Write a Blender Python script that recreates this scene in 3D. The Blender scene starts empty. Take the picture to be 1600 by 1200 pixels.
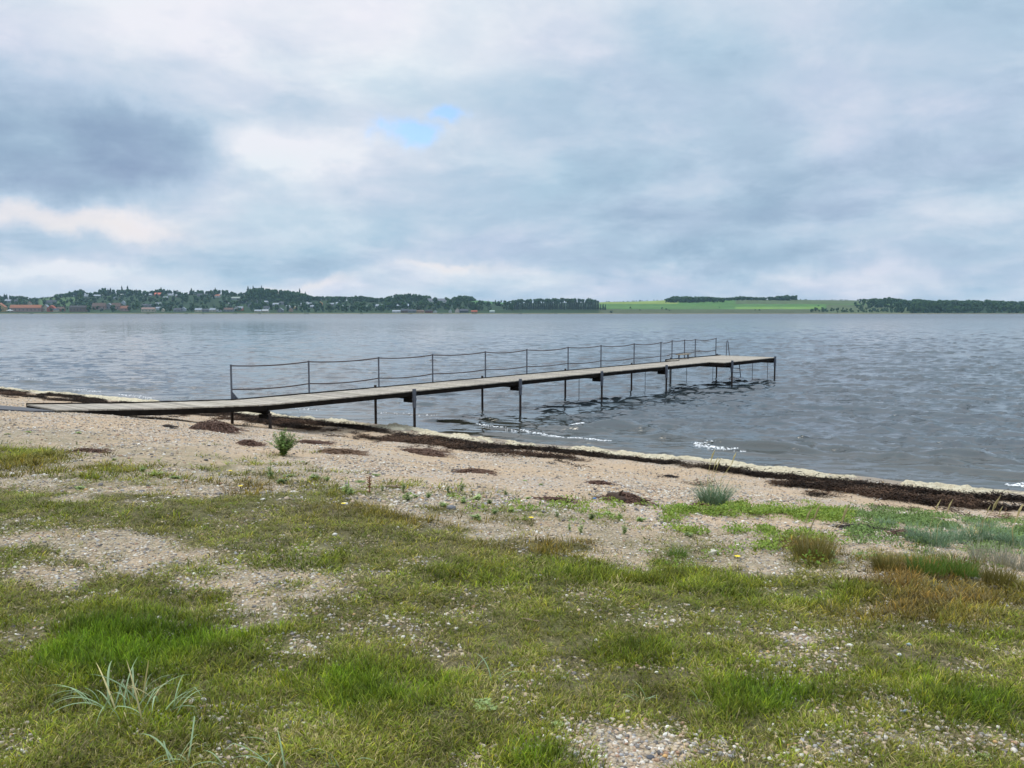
import bpy, bmesh, math, random
import numpy as np
from mathutils import Vector, Matrix, Euler

random.seed(7)
rng = np.random.default_rng(11)
scene = bpy.context.scene
col = scene.collection

# ------------------------------------------------------------------ camera
F = 1300.0                      # focal length in pixels of the 1600 px wide photo
CAM_Z = 4.0                     # metres above the water
PITCH = math.atan(112.5 / F)
cam_d = bpy.data.cameras.new('camera')
cam_d.sensor_width = 36.0
cam_d.lens = 36.0 * F / 1600.0
cam_d.clip_start = 0.1
cam_d.clip_end = 12000
cam = bpy.data.objects.new('camera', cam_d)
col.objects.link(cam)
cam.location = (0, 0, CAM_Z)
cam.rotation_euler = (math.pi / 2 - PITCH, 0, 0)
scene.camera = cam

# ------------------------------------------------------------------ light and sky
scene.view_settings.view_transform = 'Standard'
scene.view_settings.look = 'None'
scene.view_settings.exposure = 0.45
scene.view_settings.gamma = 1.0
scene.view_settings.use_curve_mapping = False
SUN_EL, SUN_AZ = math.radians(58), math.radians(-62)      # azimuth from +Y towards +X

sun_d = bpy.data.lights.new('sun', 'SUN')
sun_d.energy = 1.5
sun_d.angle = math.radians(32)
sun_d.color = (1.0, 0.90, 0.74)
sun = bpy.data.objects.new('sun', sun_d)
col.objects.link(sun)
sdir = Vector((math.sin(SUN_AZ) * math.cos(SUN_EL), math.cos(SUN_AZ) * math.cos(SUN_EL), math.sin(SUN_EL)))
sun.rotation_euler = sdir.to_track_quat('Z', 'Y').to_euler()


class NT:
    """small helper for building node trees"""
    def __init__(self, tree):
        self.t = tree
        self.n = tree.nodes
        self.l = tree.links

    def new(self, typ, **kw):
        nd = self.n.new(typ)
        for k, v in kw.items():
            setattr(nd, k, v)
        return nd

    def put(self, sock, v):
        if v is None:
            return
        if hasattr(v, 'is_output') or isinstance(v, bpy.types.NodeSocket):
            self.l.new(v, sock)
        else:
            sock.default_value = v

    def m(self, op, a, b=None, c=None, clamp=False):
        nd = self.new('ShaderNodeMath', operation=op, use_clamp=clamp)
        self.put(nd.inputs[0], a)
        self.put(nd.inputs[1], b)
        if c is not None:
            self.put(nd.inputs[2], c)
        return nd.outputs[0]

    def vm(self, op, a, b=None, scale=None):
        nd = self.new('ShaderNodeVectorMath', operation=op)
        self.put(nd.inputs[0], a)
        if b is not None:
            self.put(nd.inputs[1], b)
        if scale is not None:
            self.put(nd.inputs['Scale'], scale)
        return nd.outputs[0]

    def noise(self, vec, scale, detail=4, rough=0.55, dist=0.0, out='Fac'):
        nd = self.new('ShaderNodeTexNoise')
        if vec is not None:
            self.l.new(vec, nd.inputs['Vector'])
        nd.inputs['Scale'].default_value = scale
        nd.inputs['Detail'].default_value = detail
        nd.inputs['Roughness'].default_value = rough
        nd.inputs['Distortion'].default_value = dist
        return nd.outputs[out]

    def ramp(self, fac, stops, interp='LINEAR'):
        nd = self.new('ShaderNodeValToRGB')
        cr = nd.color_ramp
        cr.interpolation = interp
        while len(cr.elements) < len(stops):
            cr.elements.new(0.5)
        for e, (p, c) in zip(cr.elements, stops):
            e.position = p
            e.color = (*c, 1) if len(c) == 3 else c
        self.put(nd.inputs[0], fac)
        return nd.outputs[0]

    def mix(self, fac, a, b, blend='MIX'):
        nd = self.new('ShaderNodeMix', data_type='RGBA', blend_type=blend)
        self.put(nd.inputs[0], fac)
        self.put(nd.inputs[6], a if not isinstance(a, tuple) else (*a, 1)[:4])
        self.put(nd.inputs[7], b if not isinstance(b, tuple) else (*b, 1)[:4])
        return nd.outputs[2]

    def smooth(self, v, a, b):
        nd = self.new('ShaderNodeMapRange', interpolation_type='SMOOTHSTEP')
        self.put(nd.inputs[0], v)
        nd.inputs[1].default_value = a
        nd.inputs[2].default_value = b
        return nd.outputs[0]


def lin(r, g, b):
    f = lambda c: (c / 255 / 12.92) if c / 255 <= 0.04045 else ((c / 255 + 0.055) / 1.055) ** 2.4
    return (f(r), f(g), f(b))


world = bpy.data.worlds.new('World')
scene.world = world
world.use_nodes = True
W = NT(world.node_tree)
W.n.clear()
wout = W.new('ShaderNodeOutputWorld')
nish = W.new('ShaderNodeTexSky', sky_type='NISHITA')
nish.sun_disc = False
nish.sun_elevation = SUN_EL
nish.sun_rotation = SUN_AZ
nish.ozone_density = 5.0
nish.dust_density = 0.1
bg_blue = W.new('ShaderNodeBackground')
W.l.new(nish.outputs[0], bg_blue.inputs[0])
bg_blue.inputs[1].default_value = 0.14
tc = W.new('ShaderNodeTexCoord')
sep = W.new('ShaderNodeSeparateXYZ')
W.l.new(tc.outputs['Generated'], sep.inputs[0])
sx, sy, sz = sep.outputs
az = W.m('ARCTAN2', sx, sy)
el = W.m('ARCSINE', sz)
# flat cloud-deck coordinates: detail gets finer and flatter towards the horizon
den = W.m('ADD', W.m('MAXIMUM', sz, 0.0), 0.27)
cmb = W.new('ShaderNodeCombineXYZ')
W.put(cmb.inputs[0], W.m('DIVIDE', sx, den))
W.put(cmb.inputs[1], W.m('DIVIDE', sy, den))
W.put(cmb.inputs[2], W.m('MULTIPLY', el, 2.0))
deck = cmb.outputs[0]
n_big = W.noise(deck, 1.5, 9, 0.55, 0.25)
n_sh1 = W.smooth(W.noise(deck, 1.15, 10, 0.60, 0.35), 0.42, 0.58)
n_sh2 = W.smooth(W.noise(deck, 3.0, 10, 0.62, 0.3), 0.44, 0.62)
n_mid = W.noise(deck, 5.2, 9, 0.60, 0.25)
wn = W.new('ShaderNodeTexNoise')
W.l.new(tc.outputs['Generated'], wn.inputs['Vector'])
wn.inputs['Scale'].default_value = 5.0
wn.inputs['Detail'].default_value = 9
wn.inputs['Roughness'].default_value = 0.58
wsep = W.new('ShaderNodeSeparateColor')
W.l.new(wn.outputs['Color'], wsep.inputs[0])
azw = W.m('ADD', az, W.m('MULTIPLY', W.m('SUBTRACT', wsep.outputs[0], 0.5), 0.30))
elw = W.m('ADD', el, W.m('MULTIPLY', W.m('SUBTRACT', wsep.outputs[1], 0.5), 0.15))


def cloud(px, py, rx, ry, amount, power=1.0):
    """one cloud mass in a given direction of the sky (elliptic, soft, ragged by the noise warp)"""
    u = (px - 800) / F
    a0 = math.atan(u)
    e0 = math.atan((487.5 - py) / F * math.cos(a0))
    a = W.m('DIVIDE', W.m('SUBTRACT', azw, a0), rx / F)
    e = W.m('DIVIDE', W.m('SUBTRACT', elw, e0), ry / F)
    d = W.m('ADD', W.m('MULTIPLY', a, a), W.m('MULTIPLY', e, e))
    if power != 1.0:
        d = W.m('POWER', d, power)
    g = W.m('EXPONENT', W.m('MULTIPLY', d, -1.0))
    return W.m('MULTIPLY', g, amount)


B = W.m('ADD', 0.655, W.m('MULTIPLY', W.m('SUBTRACT', n_big, 0.5), 0.45))
B = W.m('ADD', B, W.m('MULTIPLY', W.m('SUBTRACT', n_sh1, 0.5), 0.17))
B = W.m('ADD', B, W.m('MULTIPLY', W.m('SUBTRACT', n_sh2, 0.5), 0.12))
B = W.m('ADD', B, W.m('MULTIPLY', W.m('SUBTRACT', n_mid, 0.5), 0.40))
for args in [
    (1350, 250, 480, 230, -0.11), (230, 20, 430, 90, 0.30), (690, 60, 200, 110, 0.13),
    (235, 222, 130, 52, -0.25, 2.4), (60, 218, 260, 76, -0.30, 1.8), (60, 250, 180, 60, -0.25), (300, 130, 260, 50, -0.16),
    (470, 238, 120, 26, 0.26), (640, 230, 170, 90, 0.20),
    (60, 335, 110, 22, 0.36), (220, 345, 60, 26, 0.34, 1.6), (330, 300, 90, 40, 0.05),
    (250, 385, 300, 26, -0.16), (700, 375, 60, 12, 0.14),
    (1200, 395, 260, 30, -0.30), (1130, 300, 220, 60, -0.16), (1480, 265, 170, 60, -0.22),
    (1180, 60, 200, 60, -0.10), (1560, 330, 90, 24, 0.20), (1500, 70, 150, 60, -0.14),
    (700, 440, 1300, 20, 0.20), (430, 432, 60, 6, 0.24), (740, 434, 70, 6, 0.24), (40, 425, 90, 10, 0.16),
    (1350, 438, 300, 12, 0.06),
]:
    B = W.m('ADD', B, cloud(*args))
ccol = W.ramp(B, [(0.0, lin(143, 166, 194)), (0.25, lin(160, 184, 208)), (0.5, lin(184, 205, 225)),
                  (0.75, lin(211, 222, 236)), (1.0, lin(237, 240, 247))])
# faint lilac / teal drift between cloud masses
n_hue = W.noise(deck, 1.7, 3, 0.5)
tint = W.ramp(n_hue, [(0.34, (0.95, 1.005, 1.0)), (0.5, (1.0, 0.998, 1.0)), (0.66, (1.04, 0.993, 1.015))])
ccol = W.mix(1.0, ccol, tint, 'MULTIPLY')
warm = W.m('ADD', W.m('ADD', cloud(60, 335, 130, 24, 0.8), cloud(235, 345, 80, 26, 0.7)), W.m('ADD', cloud(430, 432, 80, 8, 0.7), cloud(740, 434, 90, 8, 0.7)), clamp=True)
warm = W.m('MULTIPLY', warm, W.smooth(B, 0.45, 0.85))
ccol = W.mix(W.m('MULTIPLY', warm, 0.6), ccol, lin(243, 234, 230))
zen = W.m('ADD', 0.735, W.m('MULTIPLY', W.smooth(sz, 0.35, 1.0), 1.0))   # overcast sky brightens to the zenith
bg_c = W.new('ShaderNodeBackground')
W.l.new(ccol, bg_c.inputs[0])
W.put(bg_c.inputs[1], zen)
gap = W.m('ADD', cloud(645, 240, 40, 22, 1.3, 1.5), cloud(690, 202, 28, 11, 1.1, 1.5))
gap = W.m('MULTIPLY', gap, W.smooth(W.noise(deck, 6.0, 6, 0.6), 0.28, 0.50), clamp=True)
mixb = W.new('ShaderNodeMixShader')
W.put(mixb.inputs[0], W.m('MULTIPLY', gap, 0.8))
W.l.new(bg_c.outputs[0], mixb.inputs[1])
W.l.new(bg_blue.outputs[0], mixb.inputs[2])
W.l.new(mixb.outputs[0], wout.inputs['Surface'])

# ------------------------------------------------------------------ geometry helpers
CT, ST = math.cos(PITCH), math.sin(PITCH)


def ray(px, py):
    u, v = (px - 800) / F, (600 - py) / F
    return u, CT + v * ST, -ST + v * CT


def at(px, py, z=0.0):
    """the point where the line of sight through a photo pixel meets the level z"""
    x, y, d = ray(px, py)
    t = (z - CAM_Z) / d
    return Vector((x * t, y * t, z))


def project(X, Y, Z):
    dz = Z - CAM_Z
    f = Y * CT - dz * ST
    up = Y * ST + dz * CT
    f = np.where(f < 0.2, 0.2, f)
    return 800 + F * X / f, 600 - F * up / f


_tab = rng.random((256, 256))


def vnoise(x, y, seed=0):
    x = np.asarray(x, float) + seed * 17.31
    y = np.asarray(y, float) + seed * 9.77
    xi, yi = np.floor(x).astype(int), np.floor(y).astype(int)
    fx, fy = x - xi, y - yi
    fx, fy = fx * fx * (3 - 2 * fx), fy * fy * (3 - 2 * fy)
    a, b = xi & 255, (xi + 1) & 255
    c, d = yi & 255, (yi + 1) & 255
    return (_tab[a, c] * (1 - fx) + _tab[b, c] * fx) * (1 - fy) + (_tab[a, d] * (1 - fx) + _tab[b, d] * fx) * fy


def fbm(x, y, octv=4, seed=0, gain=0.5):
    s, amp, tot = 0.0, 1.0, 0.0
    for k in range(octv):
        s = s + amp * vnoise(x * 2 ** k, y * 2 ** k, seed + k * 3)
        tot += amp
        amp *= gain
    return s / tot


def sstep(a, b, x):
    t = np.clip((x - a) / (b - a), 0, 1)
    return t * t * (3 - 2 * t)


def tag(o, label=None, cat=None, group=None, kind=None):
    if label:
        o['label'] = label
    if cat:
        o['category'] = cat
    if group:
        o['group'] = group
    if kind:
        o['kind'] = kind
    return o


def mesh_from(name, verts, faces, mats=(), smooth=False, fmat=None):
    """faces: (n,3) or (n,4) array, or a list of index tuples"""
    me = bpy.data.meshes.new(name)
    verts = np.asarray(verts, np.float32)
    if isinstance(faces, np.ndarray):
        k = faces.shape[1]
        me.vertices.add(len(verts))
        me.vertices.foreach_set('co', verts.ravel())
        me.loops.add(faces.size)
        me.loops.foreach_set('vertex_index', faces.astype(np.int32).ravel())
        me.polygons.add(len(faces))
        me.polygons.foreach_set('loop_start', np.arange(0, faces.size, k, dtype=np.int32))
        me.polygons.foreach_set('loop_total', np.full(len(faces), k, dtype=np.int32))
        me.update(calc_edges=True)
    else:
        me.from_pydata([tuple(map(float, v)) for v in verts], [], faces)
        me.update()
    for m in mats:
        me.materials.append(m)
    if fmat is not None:
        me.polygons.foreach_set('material_index', np.asarray(fmat, np.int32))
    if smooth:
        me.polygons.foreach_set('use_smooth', np.ones(len(me.polygons), bool))
    return me


def link(name, me, parent=None, loc=None):
    o = bpy.data.objects.new(name, me)
    col.objects.link(o)
    if parent is not None:
        o.parent = parent
    if loc is not None:
        o.location = loc
    return o


def empty(name, loc, rz=0.0):
    o = bpy.data.objects.new(name, None)
    o.empty_display_size = 0.2
    col.objects.link(o)
    o.location = loc
    o.rotation_euler = (0, 0, rz)
    return o


def copy_thing(o, loc=None, rz=None, scale=None, label=None):
    c = o.copy()
    col.objects.link(c)
    if loc is not None:
        c.location = loc
    if rz is not None:
        c.rotation_euler = (0, 0, rz)
    if scale is not None:
        c.scale = scale if hasattr(scale, '__len__') else (scale,) * 3
    if label:
        c['label'] = label
    for ch in o.children:
        d = ch.copy()
        col.objects.link(d)
        d.parent = c
        for g in ch.children:
            e = g.copy()
            col.objects.link(e)
            e.parent = d
    return c


class MB:
    """collects simple shapes into one mesh"""
    def __init__(self):
        self.v, self.f, self.mi = [], [], []

    def add(self, v, f, mi=0):
        b = len(self.v)
        self.v += [tuple(p) for p in v]
        self.f += [tuple(i + b for i in q) for q in f]
        self.mi += [mi] * len(f)
        return self

    def hexa(self, p, mi=0):
        """p: 8 points, bottom ring then top ring"""
        return self.add(p, [(3, 2, 1, 0), (4, 5, 6, 7), (0, 1, 5, 4), (1, 2, 6, 5), (2, 3, 7, 6), (3, 0, 4, 7)], mi)

    def box(self, c, s, rz=0.0, mi=0):
        cx, cy, cz = c
        a, b, h = s[0] / 2, s[1] / 2, s[2] / 2
        cr, sr = math.cos(rz), math.sin(rz)
        p = []
        for zz in (-h, h):
            for xx, yy in ((-a, -b), (a, -b), (a, b), (-a, b)):
                p.append((cx + xx * cr - yy * sr, cy + xx * sr + yy * cr, cz + zz))
        return self.hexa(p, mi)

    def tube(self, pts, r, n=8, mi=0, caps=True):
        pts = [Vector(p) for p in pts]
        rs = r if hasattr(r, '__len__') else [r] * len(pts)
        v, f = [], []
        for i, p in enumerate(pts):
            d = (pts[min(i + 1, len(pts) - 1)] - pts[max(i - 1, 0)]).normalized()
            a = d.cross(Vector((0.31, 0.17, 0.93)))
            if a.length < 0.05:
                a = d.cross(Vector((1, 0, 0)))
            a.normalize()
            b = d.cross(a)
            for k in range(n):
                t = 2 * math.pi * k / n
                v.append(p + (a * math.cos(t) + b * math.sin(t)) * rs[i])
        for i in range(len(pts) - 1):
            for k in range(n):
                k2 = (k + 1) % n
                f.append((i * n + k, i * n + k2, (i + 1) * n + k2, (i + 1) * n + k))
        if caps:
            f.append(tuple(range(n - 1, -1, -1)))
            f.append(tuple((len(pts) - 1) * n + k for k in range(n)))
        return self.add(v, f, mi)

    def build(self, name, mats, parent=None, loc=None, smooth=False):
        mats = mats if isinstance(mats, (list, tuple)) else [mats]
        me = mesh_from(name, self.v, self.f, mats, smooth, self.mi)
        return link(name, me, parent, loc)


# ------------------------------------------------------------------ materials
def material(name):
    m = bpy.data.materials.new(name)
    m.use_nodes = True
    t = NT(m.node_tree)
    b = t.n['Principled BSDF']
    return m, t, b


def plain(name, color, rough=0.7, var=0.25, scale=6.0, metal=0.0, bump=0.0, bscale=40.0, objvar=0.0, spec=0.4):
    """one-colour surface with grain: noise mottling and fine relief"""
    m, t, b = material(name)
    tcn = t.new('ShaderNodeTexCoord')
    n1 = t.noise(tcn.outputs['Object'], scale, 5, 0.6)
    c = t.ramp(n1, [(0.25, tuple(k * (1 - var) for k in color)), (0.75, tuple(min(1, k * (1 + var)) for k in color))])
    if objvar:
        oi = t.new('ShaderNodeObjectInfo')
        hs = t.new('ShaderNodeHueSaturation')
        t.put(hs.inputs['Value'], t.m('ADD', 1 - objvar, t.m('MULTIPLY', oi.outputs['Random'], 2 * objvar)))
        t.put(hs.inputs['Hue'], t.m('ADD', 0.5 - objvar * 0.05, t.m('MULTIPLY', oi.outputs['Random'], objvar * 0.1)))
        t.put(hs.inputs['Color'], c)
        c = hs.outputs[0]
    t.put(b.inputs['Base Color'], c)
    b.inputs['Roughness'].default_value = rough
    b.inputs['Metallic'].default_value = metal
    b.inputs['Specular IOR Level'].default_value = spec
    if bump:
        bp = t.new('ShaderNodeBump')
        bp.inputs['Strength'].default_value = bump
        bp.inputs['Distance'].default_value = 0.01
        t.put(bp.inputs['Height'], t.noise(tcn.outputs['Object'], bscale, 4, 0.6))
        t.put(b.inputs['Normal'], bp.outputs[0])
    return m


def leafy(name, color=None, attr=None, var=0.3, scale=3.0, trans=0.25, objvar=0.0, rough=0.6, tipcol=None):
    """leaf surface: diffuse reflection, some light through the blade; colour fixed or from the instance's tint"""
    m, t, b = material(name)
    t.n.remove(b)
    out = t.n['Material Output']
    if attr:
        a = t.new('ShaderNodeAttribute', attribute_type='INSTANCER', attribute_name=attr)
        c = a.outputs['Color']
    else:
        tcn = t.new('ShaderNodeTexCoord')
        c = t.ramp(t.noise(tcn.outputs['Object'], scale, 4, 0.6),
                   [(0.28, tuple(k * (1 - var) for k in color)), (0.72, tuple(k * (1 + var) for k in color))])
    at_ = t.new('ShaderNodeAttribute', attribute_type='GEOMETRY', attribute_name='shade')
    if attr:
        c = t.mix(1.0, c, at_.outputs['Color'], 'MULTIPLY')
    if objvar:
        oi = t.new('ShaderNodeObjectInfo')
        hs = t.new('ShaderNodeHueSaturation')
        t.put(hs.inputs['Value'], t.m('ADD', 1 - objvar, t.m('MULTIPLY', oi.outputs['Random'], 2 * objvar)))
        t.put(hs.inputs['Color'], c)
        c = hs.outputs[0]
    d = t.new('ShaderNodeBsdfPrincipled')
    d.inputs['Roughness'].default_value = rough
    d.inputs['Specular IOR Level'].default_value = 0.25
    tr = t.new('ShaderNodeBsdfTranslucent')
    t.put(d.inputs['Base Color'], c)
    t.put(tr.inputs['Color'], c)
    mx = t.new('ShaderNodeMixShader')
    mx.inputs[0].default_value = trans
    t.l.new(d.outputs[0], mx.inputs[1])
    t.l.new(tr.outputs[0], mx.inputs[2])
    t.l.new(mx.outputs[0], out.inputs['Surface'])
    return m


# ------------------------------------------------------------------ ground shape
SN = np.array([0.528, 0.849])          # horizontal direction out to sea
SL = np.array([0.849, -0.528])         # along the shore, to the right


_shl = [-4000, -46, -38, -31, -24, -19.7, -16, -13.5, -9.4, -5.6, -2.5, 0, 4000]
_shs = [22.9, 22.9, 23.2, 23.1, 22.6, 22.7, 22.1, 21.8, 21.9, 21.6, 21.4, 21.55, 21.55]


def shore_s(l):
    l = np.asarray(l, float)
    return np.interp(l, _shl, _shs) + 0.10 * np.sin(l * 1.7 + 1) * np.exp(-(l / 60) ** 2)


def r_of(X, Y):
    """metres landward of the waterline"""
    s = SN[0] * X + SN[1] * Y
    l = SL[0] * X + SL[1] * Y
    return shore_s(l) - s


_pr = np.array([-4000, -60, -25, -8, -2, 0, 1.0, 2.4, 4.0, 5.0, 6.0, 8.5, 11.0, 13.0, 14.6, 16.0, 19, 22, 30, 4000.0])
_pz = np.array([-3.0, -3.0, -1.6, -0.55, -0.12, 0.0, 0.10, 0.24, 0.33, 0.44, 0.64, 1.10, 1.52, 1.80, 2.02, 2.12, 2.28, 2.40, 2.5, 2.6])


def ground_z(X, Y):
    X, Y = np.asarray(X, float), np.asarray(Y, float)
    r = r_of(X, Y)
    z = np.interp(r, _pr, _pz)
    w = sstep(0.8, 5, r)
    near = np.exp(-(X ** 2 + Y ** 2) / 80.0 ** 2)
    z = z + w * near * (0.16 * (fbm(X * 0.28, Y * 0.28, 3, 5) - 0.5) + 0.07 * (fbm(X * 1.3, Y * 1.3, 3, 8) - 0.5))
    z = z + sstep(-0.5, 1.5, r) * near * 0.05 * (fbm(X * 2.2, Y * 2.2, 3, 12) - 0.5)
    return z


def gz(x, y):
    return float(ground_z(np.array([x]), np.array([y]))[0])


def on_ground(px, py):
    """where the line of sight through a photo pixel meets the beach"""
    x, y, d = ray(px, py)
    ts = np.linspace(1.0, 60, 2400)
    zz = CAM_Z + d * ts
    g = ground_z(x * ts, y * ts)
    i = int(np.argmax(zz < g))
    t = ts[i]
    return Vector((x * t, y * t, gz(x * t, y * t)))


# ---- vegetation cover, evaluated in plan; patches are listed by where the photo shows them on the ground
_Ex = [-300, 0, 120, 250, 380, 470, 620, 760, 880, 1000, 1150, 1300, 1450, 1600, 1900]
_Ey = [772, 772, 792, 785, 765, 775, 812, 838, 850, 872, 892, 896, 884, 905, 905]
PLUS = [(40, 714, 62, 20, 0.8), (175, 732, 40, 12, 0.4), (100, 762, 110, 14, 0.15), (280, 750, 60, 10, 0.2), (500, 772, 120, 18, 0.3),
        (1270, 858, 48, 30, 0.7), (1400, 872, 60, 22, 0.6), (1120, 850, 70, 14, 0.3), (1550, 850, 60, 30, 0.3), (1050, 835, 140, 22, 0.22),
        (880, 800, 120, 14, 0.16)]
MINUS = [(90, 850, 170, 24, 0.8), (240, 888, 190, 34, 0.78), (420, 930, 100, 42, 0.62), (600, 985, 110, 30, 0.72), (690, 1015, 55, 14, 0.5),
         (1130, 958, 110, 12, 0.6), (1225, 980, 110, 14, 0.7), (1330, 1012, 60, 10, 0.5), (830, 1100, 50, 46, 0.7), (900, 1050, 100, 26, 0.5),
         (1000, 1150, 150, 42, 0.72), (1090, 1190, 140, 36, 0.8), (1330, 1150, 90, 16, 0.4), (1480, 1165, 140, 40, 0.5), (40, 905, 70, 18, 0.5),
         (1580, 940, 40, 14, 0.5), (30, 1170, 60, 40, 0.3), (300, 1110, 50, 16, 0.25), (1290, 860, 60, 12, 0.1), (700, 880, 90, 10, 0.25),
         (1500, 1010, 90, 10, 0.3), (520, 855, 60, 8, 0.4)]
LUSH = [(40, 1000, 140, 45, 1.0), (230, 1000, 150, 45, 0.8), (120, 1055, 130, 40, 0.8), (300, 1130, 120, 40, 0.6), (470, 872, 80, 20, 0.9),
        (540, 1070, 90, 34, 0.9), (630, 1105, 100, 36, 0.9), (720, 1065, 90, 20, 0.6), (1240, 1075, 100, 40, 1.0), (1180, 1100, 60, 30, 0.7),
        (1530, 1100, 110, 36, 1.0), (1400, 1045, 110, 26, 0.6), (860, 1185, 70, 26, 0.8), (660, 1170, 90, 26, 0.5), (900, 905, 220, 16, 0.5),
        (1240, 930, 160, 14, 0.6), (400, 840, 120, 22, 0.35), (1000, 1010, 130, 24, 0.5), (1350, 970, 150, 16, 0.4), (960, 880, 120, 14, 0.8),
        (1100, 905, 120, 12, 0.8), (200, 810, 160, 12, 0.3), (1600, 1000, 80, 20, 0.4)]
RUST = [(1500, 930, 150, 34, 0.85), (1100, 900, 200, 14, 0.35), (1350, 950, 140, 18, 0.4), (690, 815, 120, 16, 0.8), (1270, 858, 50, 30, 0.8), (350, 765, 90, 14, 0.5), (880, 852, 130, 12, 0.6),
        (1400, 880, 120, 20, 0.7), (1480, 895, 120, 18, 0.6), (560, 800, 90, 12, 0.4), (1360, 905, 60, 14, 0.6), (30, 720, 60, 16, 0.3)]


def patch(px, py, lst):
    s = np.zeros_like(px)
    for cx, cy, rx, ry, a in lst:
        s = s + a * np.exp(-(((px - cx) / rx) ** 2 + ((py - cy) / ry) ** 2) ** 1.3)
    return s


def cover(X, Y):
    """density of turf 0..1, lushness, rustiness"""
    Z = np.interp(r_of(X, Y), _pr, _pz)
    px, py = project(X, Y, Z)
    py = np.where(Y < 1.6, 1400, py)
    n1 = fbm(X * 0.9, Y * 0.9, 4, 21) - 0.5
    n2 = fbm(X * 2.6, Y * 2.6, 3, 25) - 0.5
    sc = np.clip((py - 600) / 300, 0.4, 2.0)
    pxw = np.clip(px + n1 * 90 * sc, -250, 1850)
    pyw = py + n2 * 46 * sc
    e = np.interp(pxw, _Ex, _Ey)
    g = sstep(-14, 14, pyw - e) * 0.95
    thin = sstep(-105, -10, pyw - e) * 0.42 * (pxw < 1000) + sstep(-60, -5, pyw - e) * 0.22 * (pxw >= 1000)
    g = np.maximum(g, thin * (0.5 + 2.6 * np.clip(n2, -0.2, 0.4)))
    g = g + patch(pxw, pyw, PLUS) - patch(pxw, pyw, MINUS) * 0.82
    g = g + (0.8 * n1 + 1.5 * n2) * sstep(-20, 20, pyw - e)
    lush = 0.78 * patch(pxw, pyw, LUSH) * (-0.1 + 1.9 * fbm(X * 2.6, Y * 2.6, 4, 44)) + 0.9 * (fbm(X * 1.5, Y * 1.5, 4, 41) - 0.5)
    rust = patch(pxw, pyw, RUST) + (0.35 + 0.9 * sstep(5.0, 8.0, Y)) * (fbm(X * 0.8, Y * 0.8, 4, 47) - 0.46)
    return np.clip(g, 0, 1), np.clip(lush, 0, 1.2), np.clip(rust, 0, 1.2)


def axis(parts):
    out = []
    for a, b, st in parts:
        out.append(np.arange(a, b, st))
    return np.concatenate(out)


gx = np.concatenate([[-3500, -2500, -1600, -900, -500, -300, -200, -140, -100, -75], axis([(-60, -16, 0.35), (-16, 16, 0.085), (16, 60.1, 0.5)]),
                     [75, 100, 140, 200, 300, 500, 900, 1600, 2500, 3500]])
gy = np.concatenate([[-380, -200, -100, -50, -25, -12, -6, -3, -1, 0.5], axis([(1.5, 12, 0.06), (12, 30, 0.085), (30, 60, 0.25), (60, 120.1, 5)]),
                     [160, 240, 400, 700, 1100, 1660, 1700, 2200, 3400]])
GX, GY = np.meshgrid(gx, gy)
GZ = ground_z(GX, GY)
nx, ny = len(gx), len(gy)
ii = np.arange(nx * ny).reshape(ny, nx)
quads = np.stack([ii[:-1, :-1], ii[:-1, 1:], ii[1:, 1:], ii[1:, :-1]], -1).reshape(-1, 4)
gme = mesh_from('ground', np.stack([GX, GY, GZ], -1).reshape(-1, 3), quads, [], True)
gcov, glush, grust = cover(GX.ravel(), GY.ravel())
gr = r_of(GX.ravel(), GY.ravel())
gl = SL[0] * GX.ravel() + SL[1] * GY.ravel()
wrk = fbm(gl * 0.5, gr * 1.6, 4, 61)


def wrack_amount(r, l):
    """how much seaweed lies here: a thin black tide line and a broader ragged brown one"""
    n = fbm(l * 0.45, r * 1.3, 4, 61)
    edge = 0.35 * (fbm(l * 0.22, l * 0.0 + 3.3, 3, 66) - 0.5)
    a = np.exp(-((r - 2.35 - edge) / 0.22) ** 4) * sstep(0.34, 0.44, fbm(l * 0.5, r * 0.3, 3, 63))
    b = np.exp(-((r - 3.25 - edge * 2.2) / (0.22 + 0.36 * vnoise(l * 0.3, l * 0 + 8.1, 68))) ** 4) * sstep(0.44, 0.53, n)
    return np.clip(a + b, 0, 1)


ca = gme.color_attributes.new('cover', 'FLOAT_COLOR', 'POINT')
cdat = np.ones((nx * ny, 4), np.float32)
cdat[:, 0] = gcov
cdat[:, 1] = wrack_amount(gr, gl)
cdat[:, 3] = sstep(12.8, 15.0, gr + 3.0 * (fbm(GX.ravel() * 0.8, GY.ravel() * 0.8, 3, 71) - 0.5))
cdat[:, 2] = np.clip(1 - (gr - 1.2) / 1.6, 0, 1)
ca.data.foreach_set('color', cdat.ravel())
ground = tag(link('ground', gme), kind='structure')

gm, t, b = material('beach_ground')
geo = t.new('ShaderNodeNewGeometry')
pos = geo.outputs['Position']
cva = t.new('ShaderNodeVertexColor', layer_name='cover')
sepc = t.new('ShaderNodeSeparateColor')
t.l.new(cva.outputs[0], sepc.inputs[0])
covg, covw, wet = sepc.outputs
nA = t.noise(pos, 0.9, 5, 0.6)
nB = t.noise(pos, 22, 4, 0.65)
nC = t.noise(pos, 90, 3, 0.6)
sand = t.ramp(nA, [(0.3, (0.44, 0.305, 0.19)), (0.55, (0.56, 0.395, 0.25)), (0.75, (0.50, 0.365, 0.245))])
sand = t.mix(0.5, sand, t.ramp(nB, [(0.3, (0.22, 0.17, 0.12)), (0.5, (0.46, 0.35, 0.235)), (0.72, (0.66, 0.55, 0.41))]))
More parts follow.
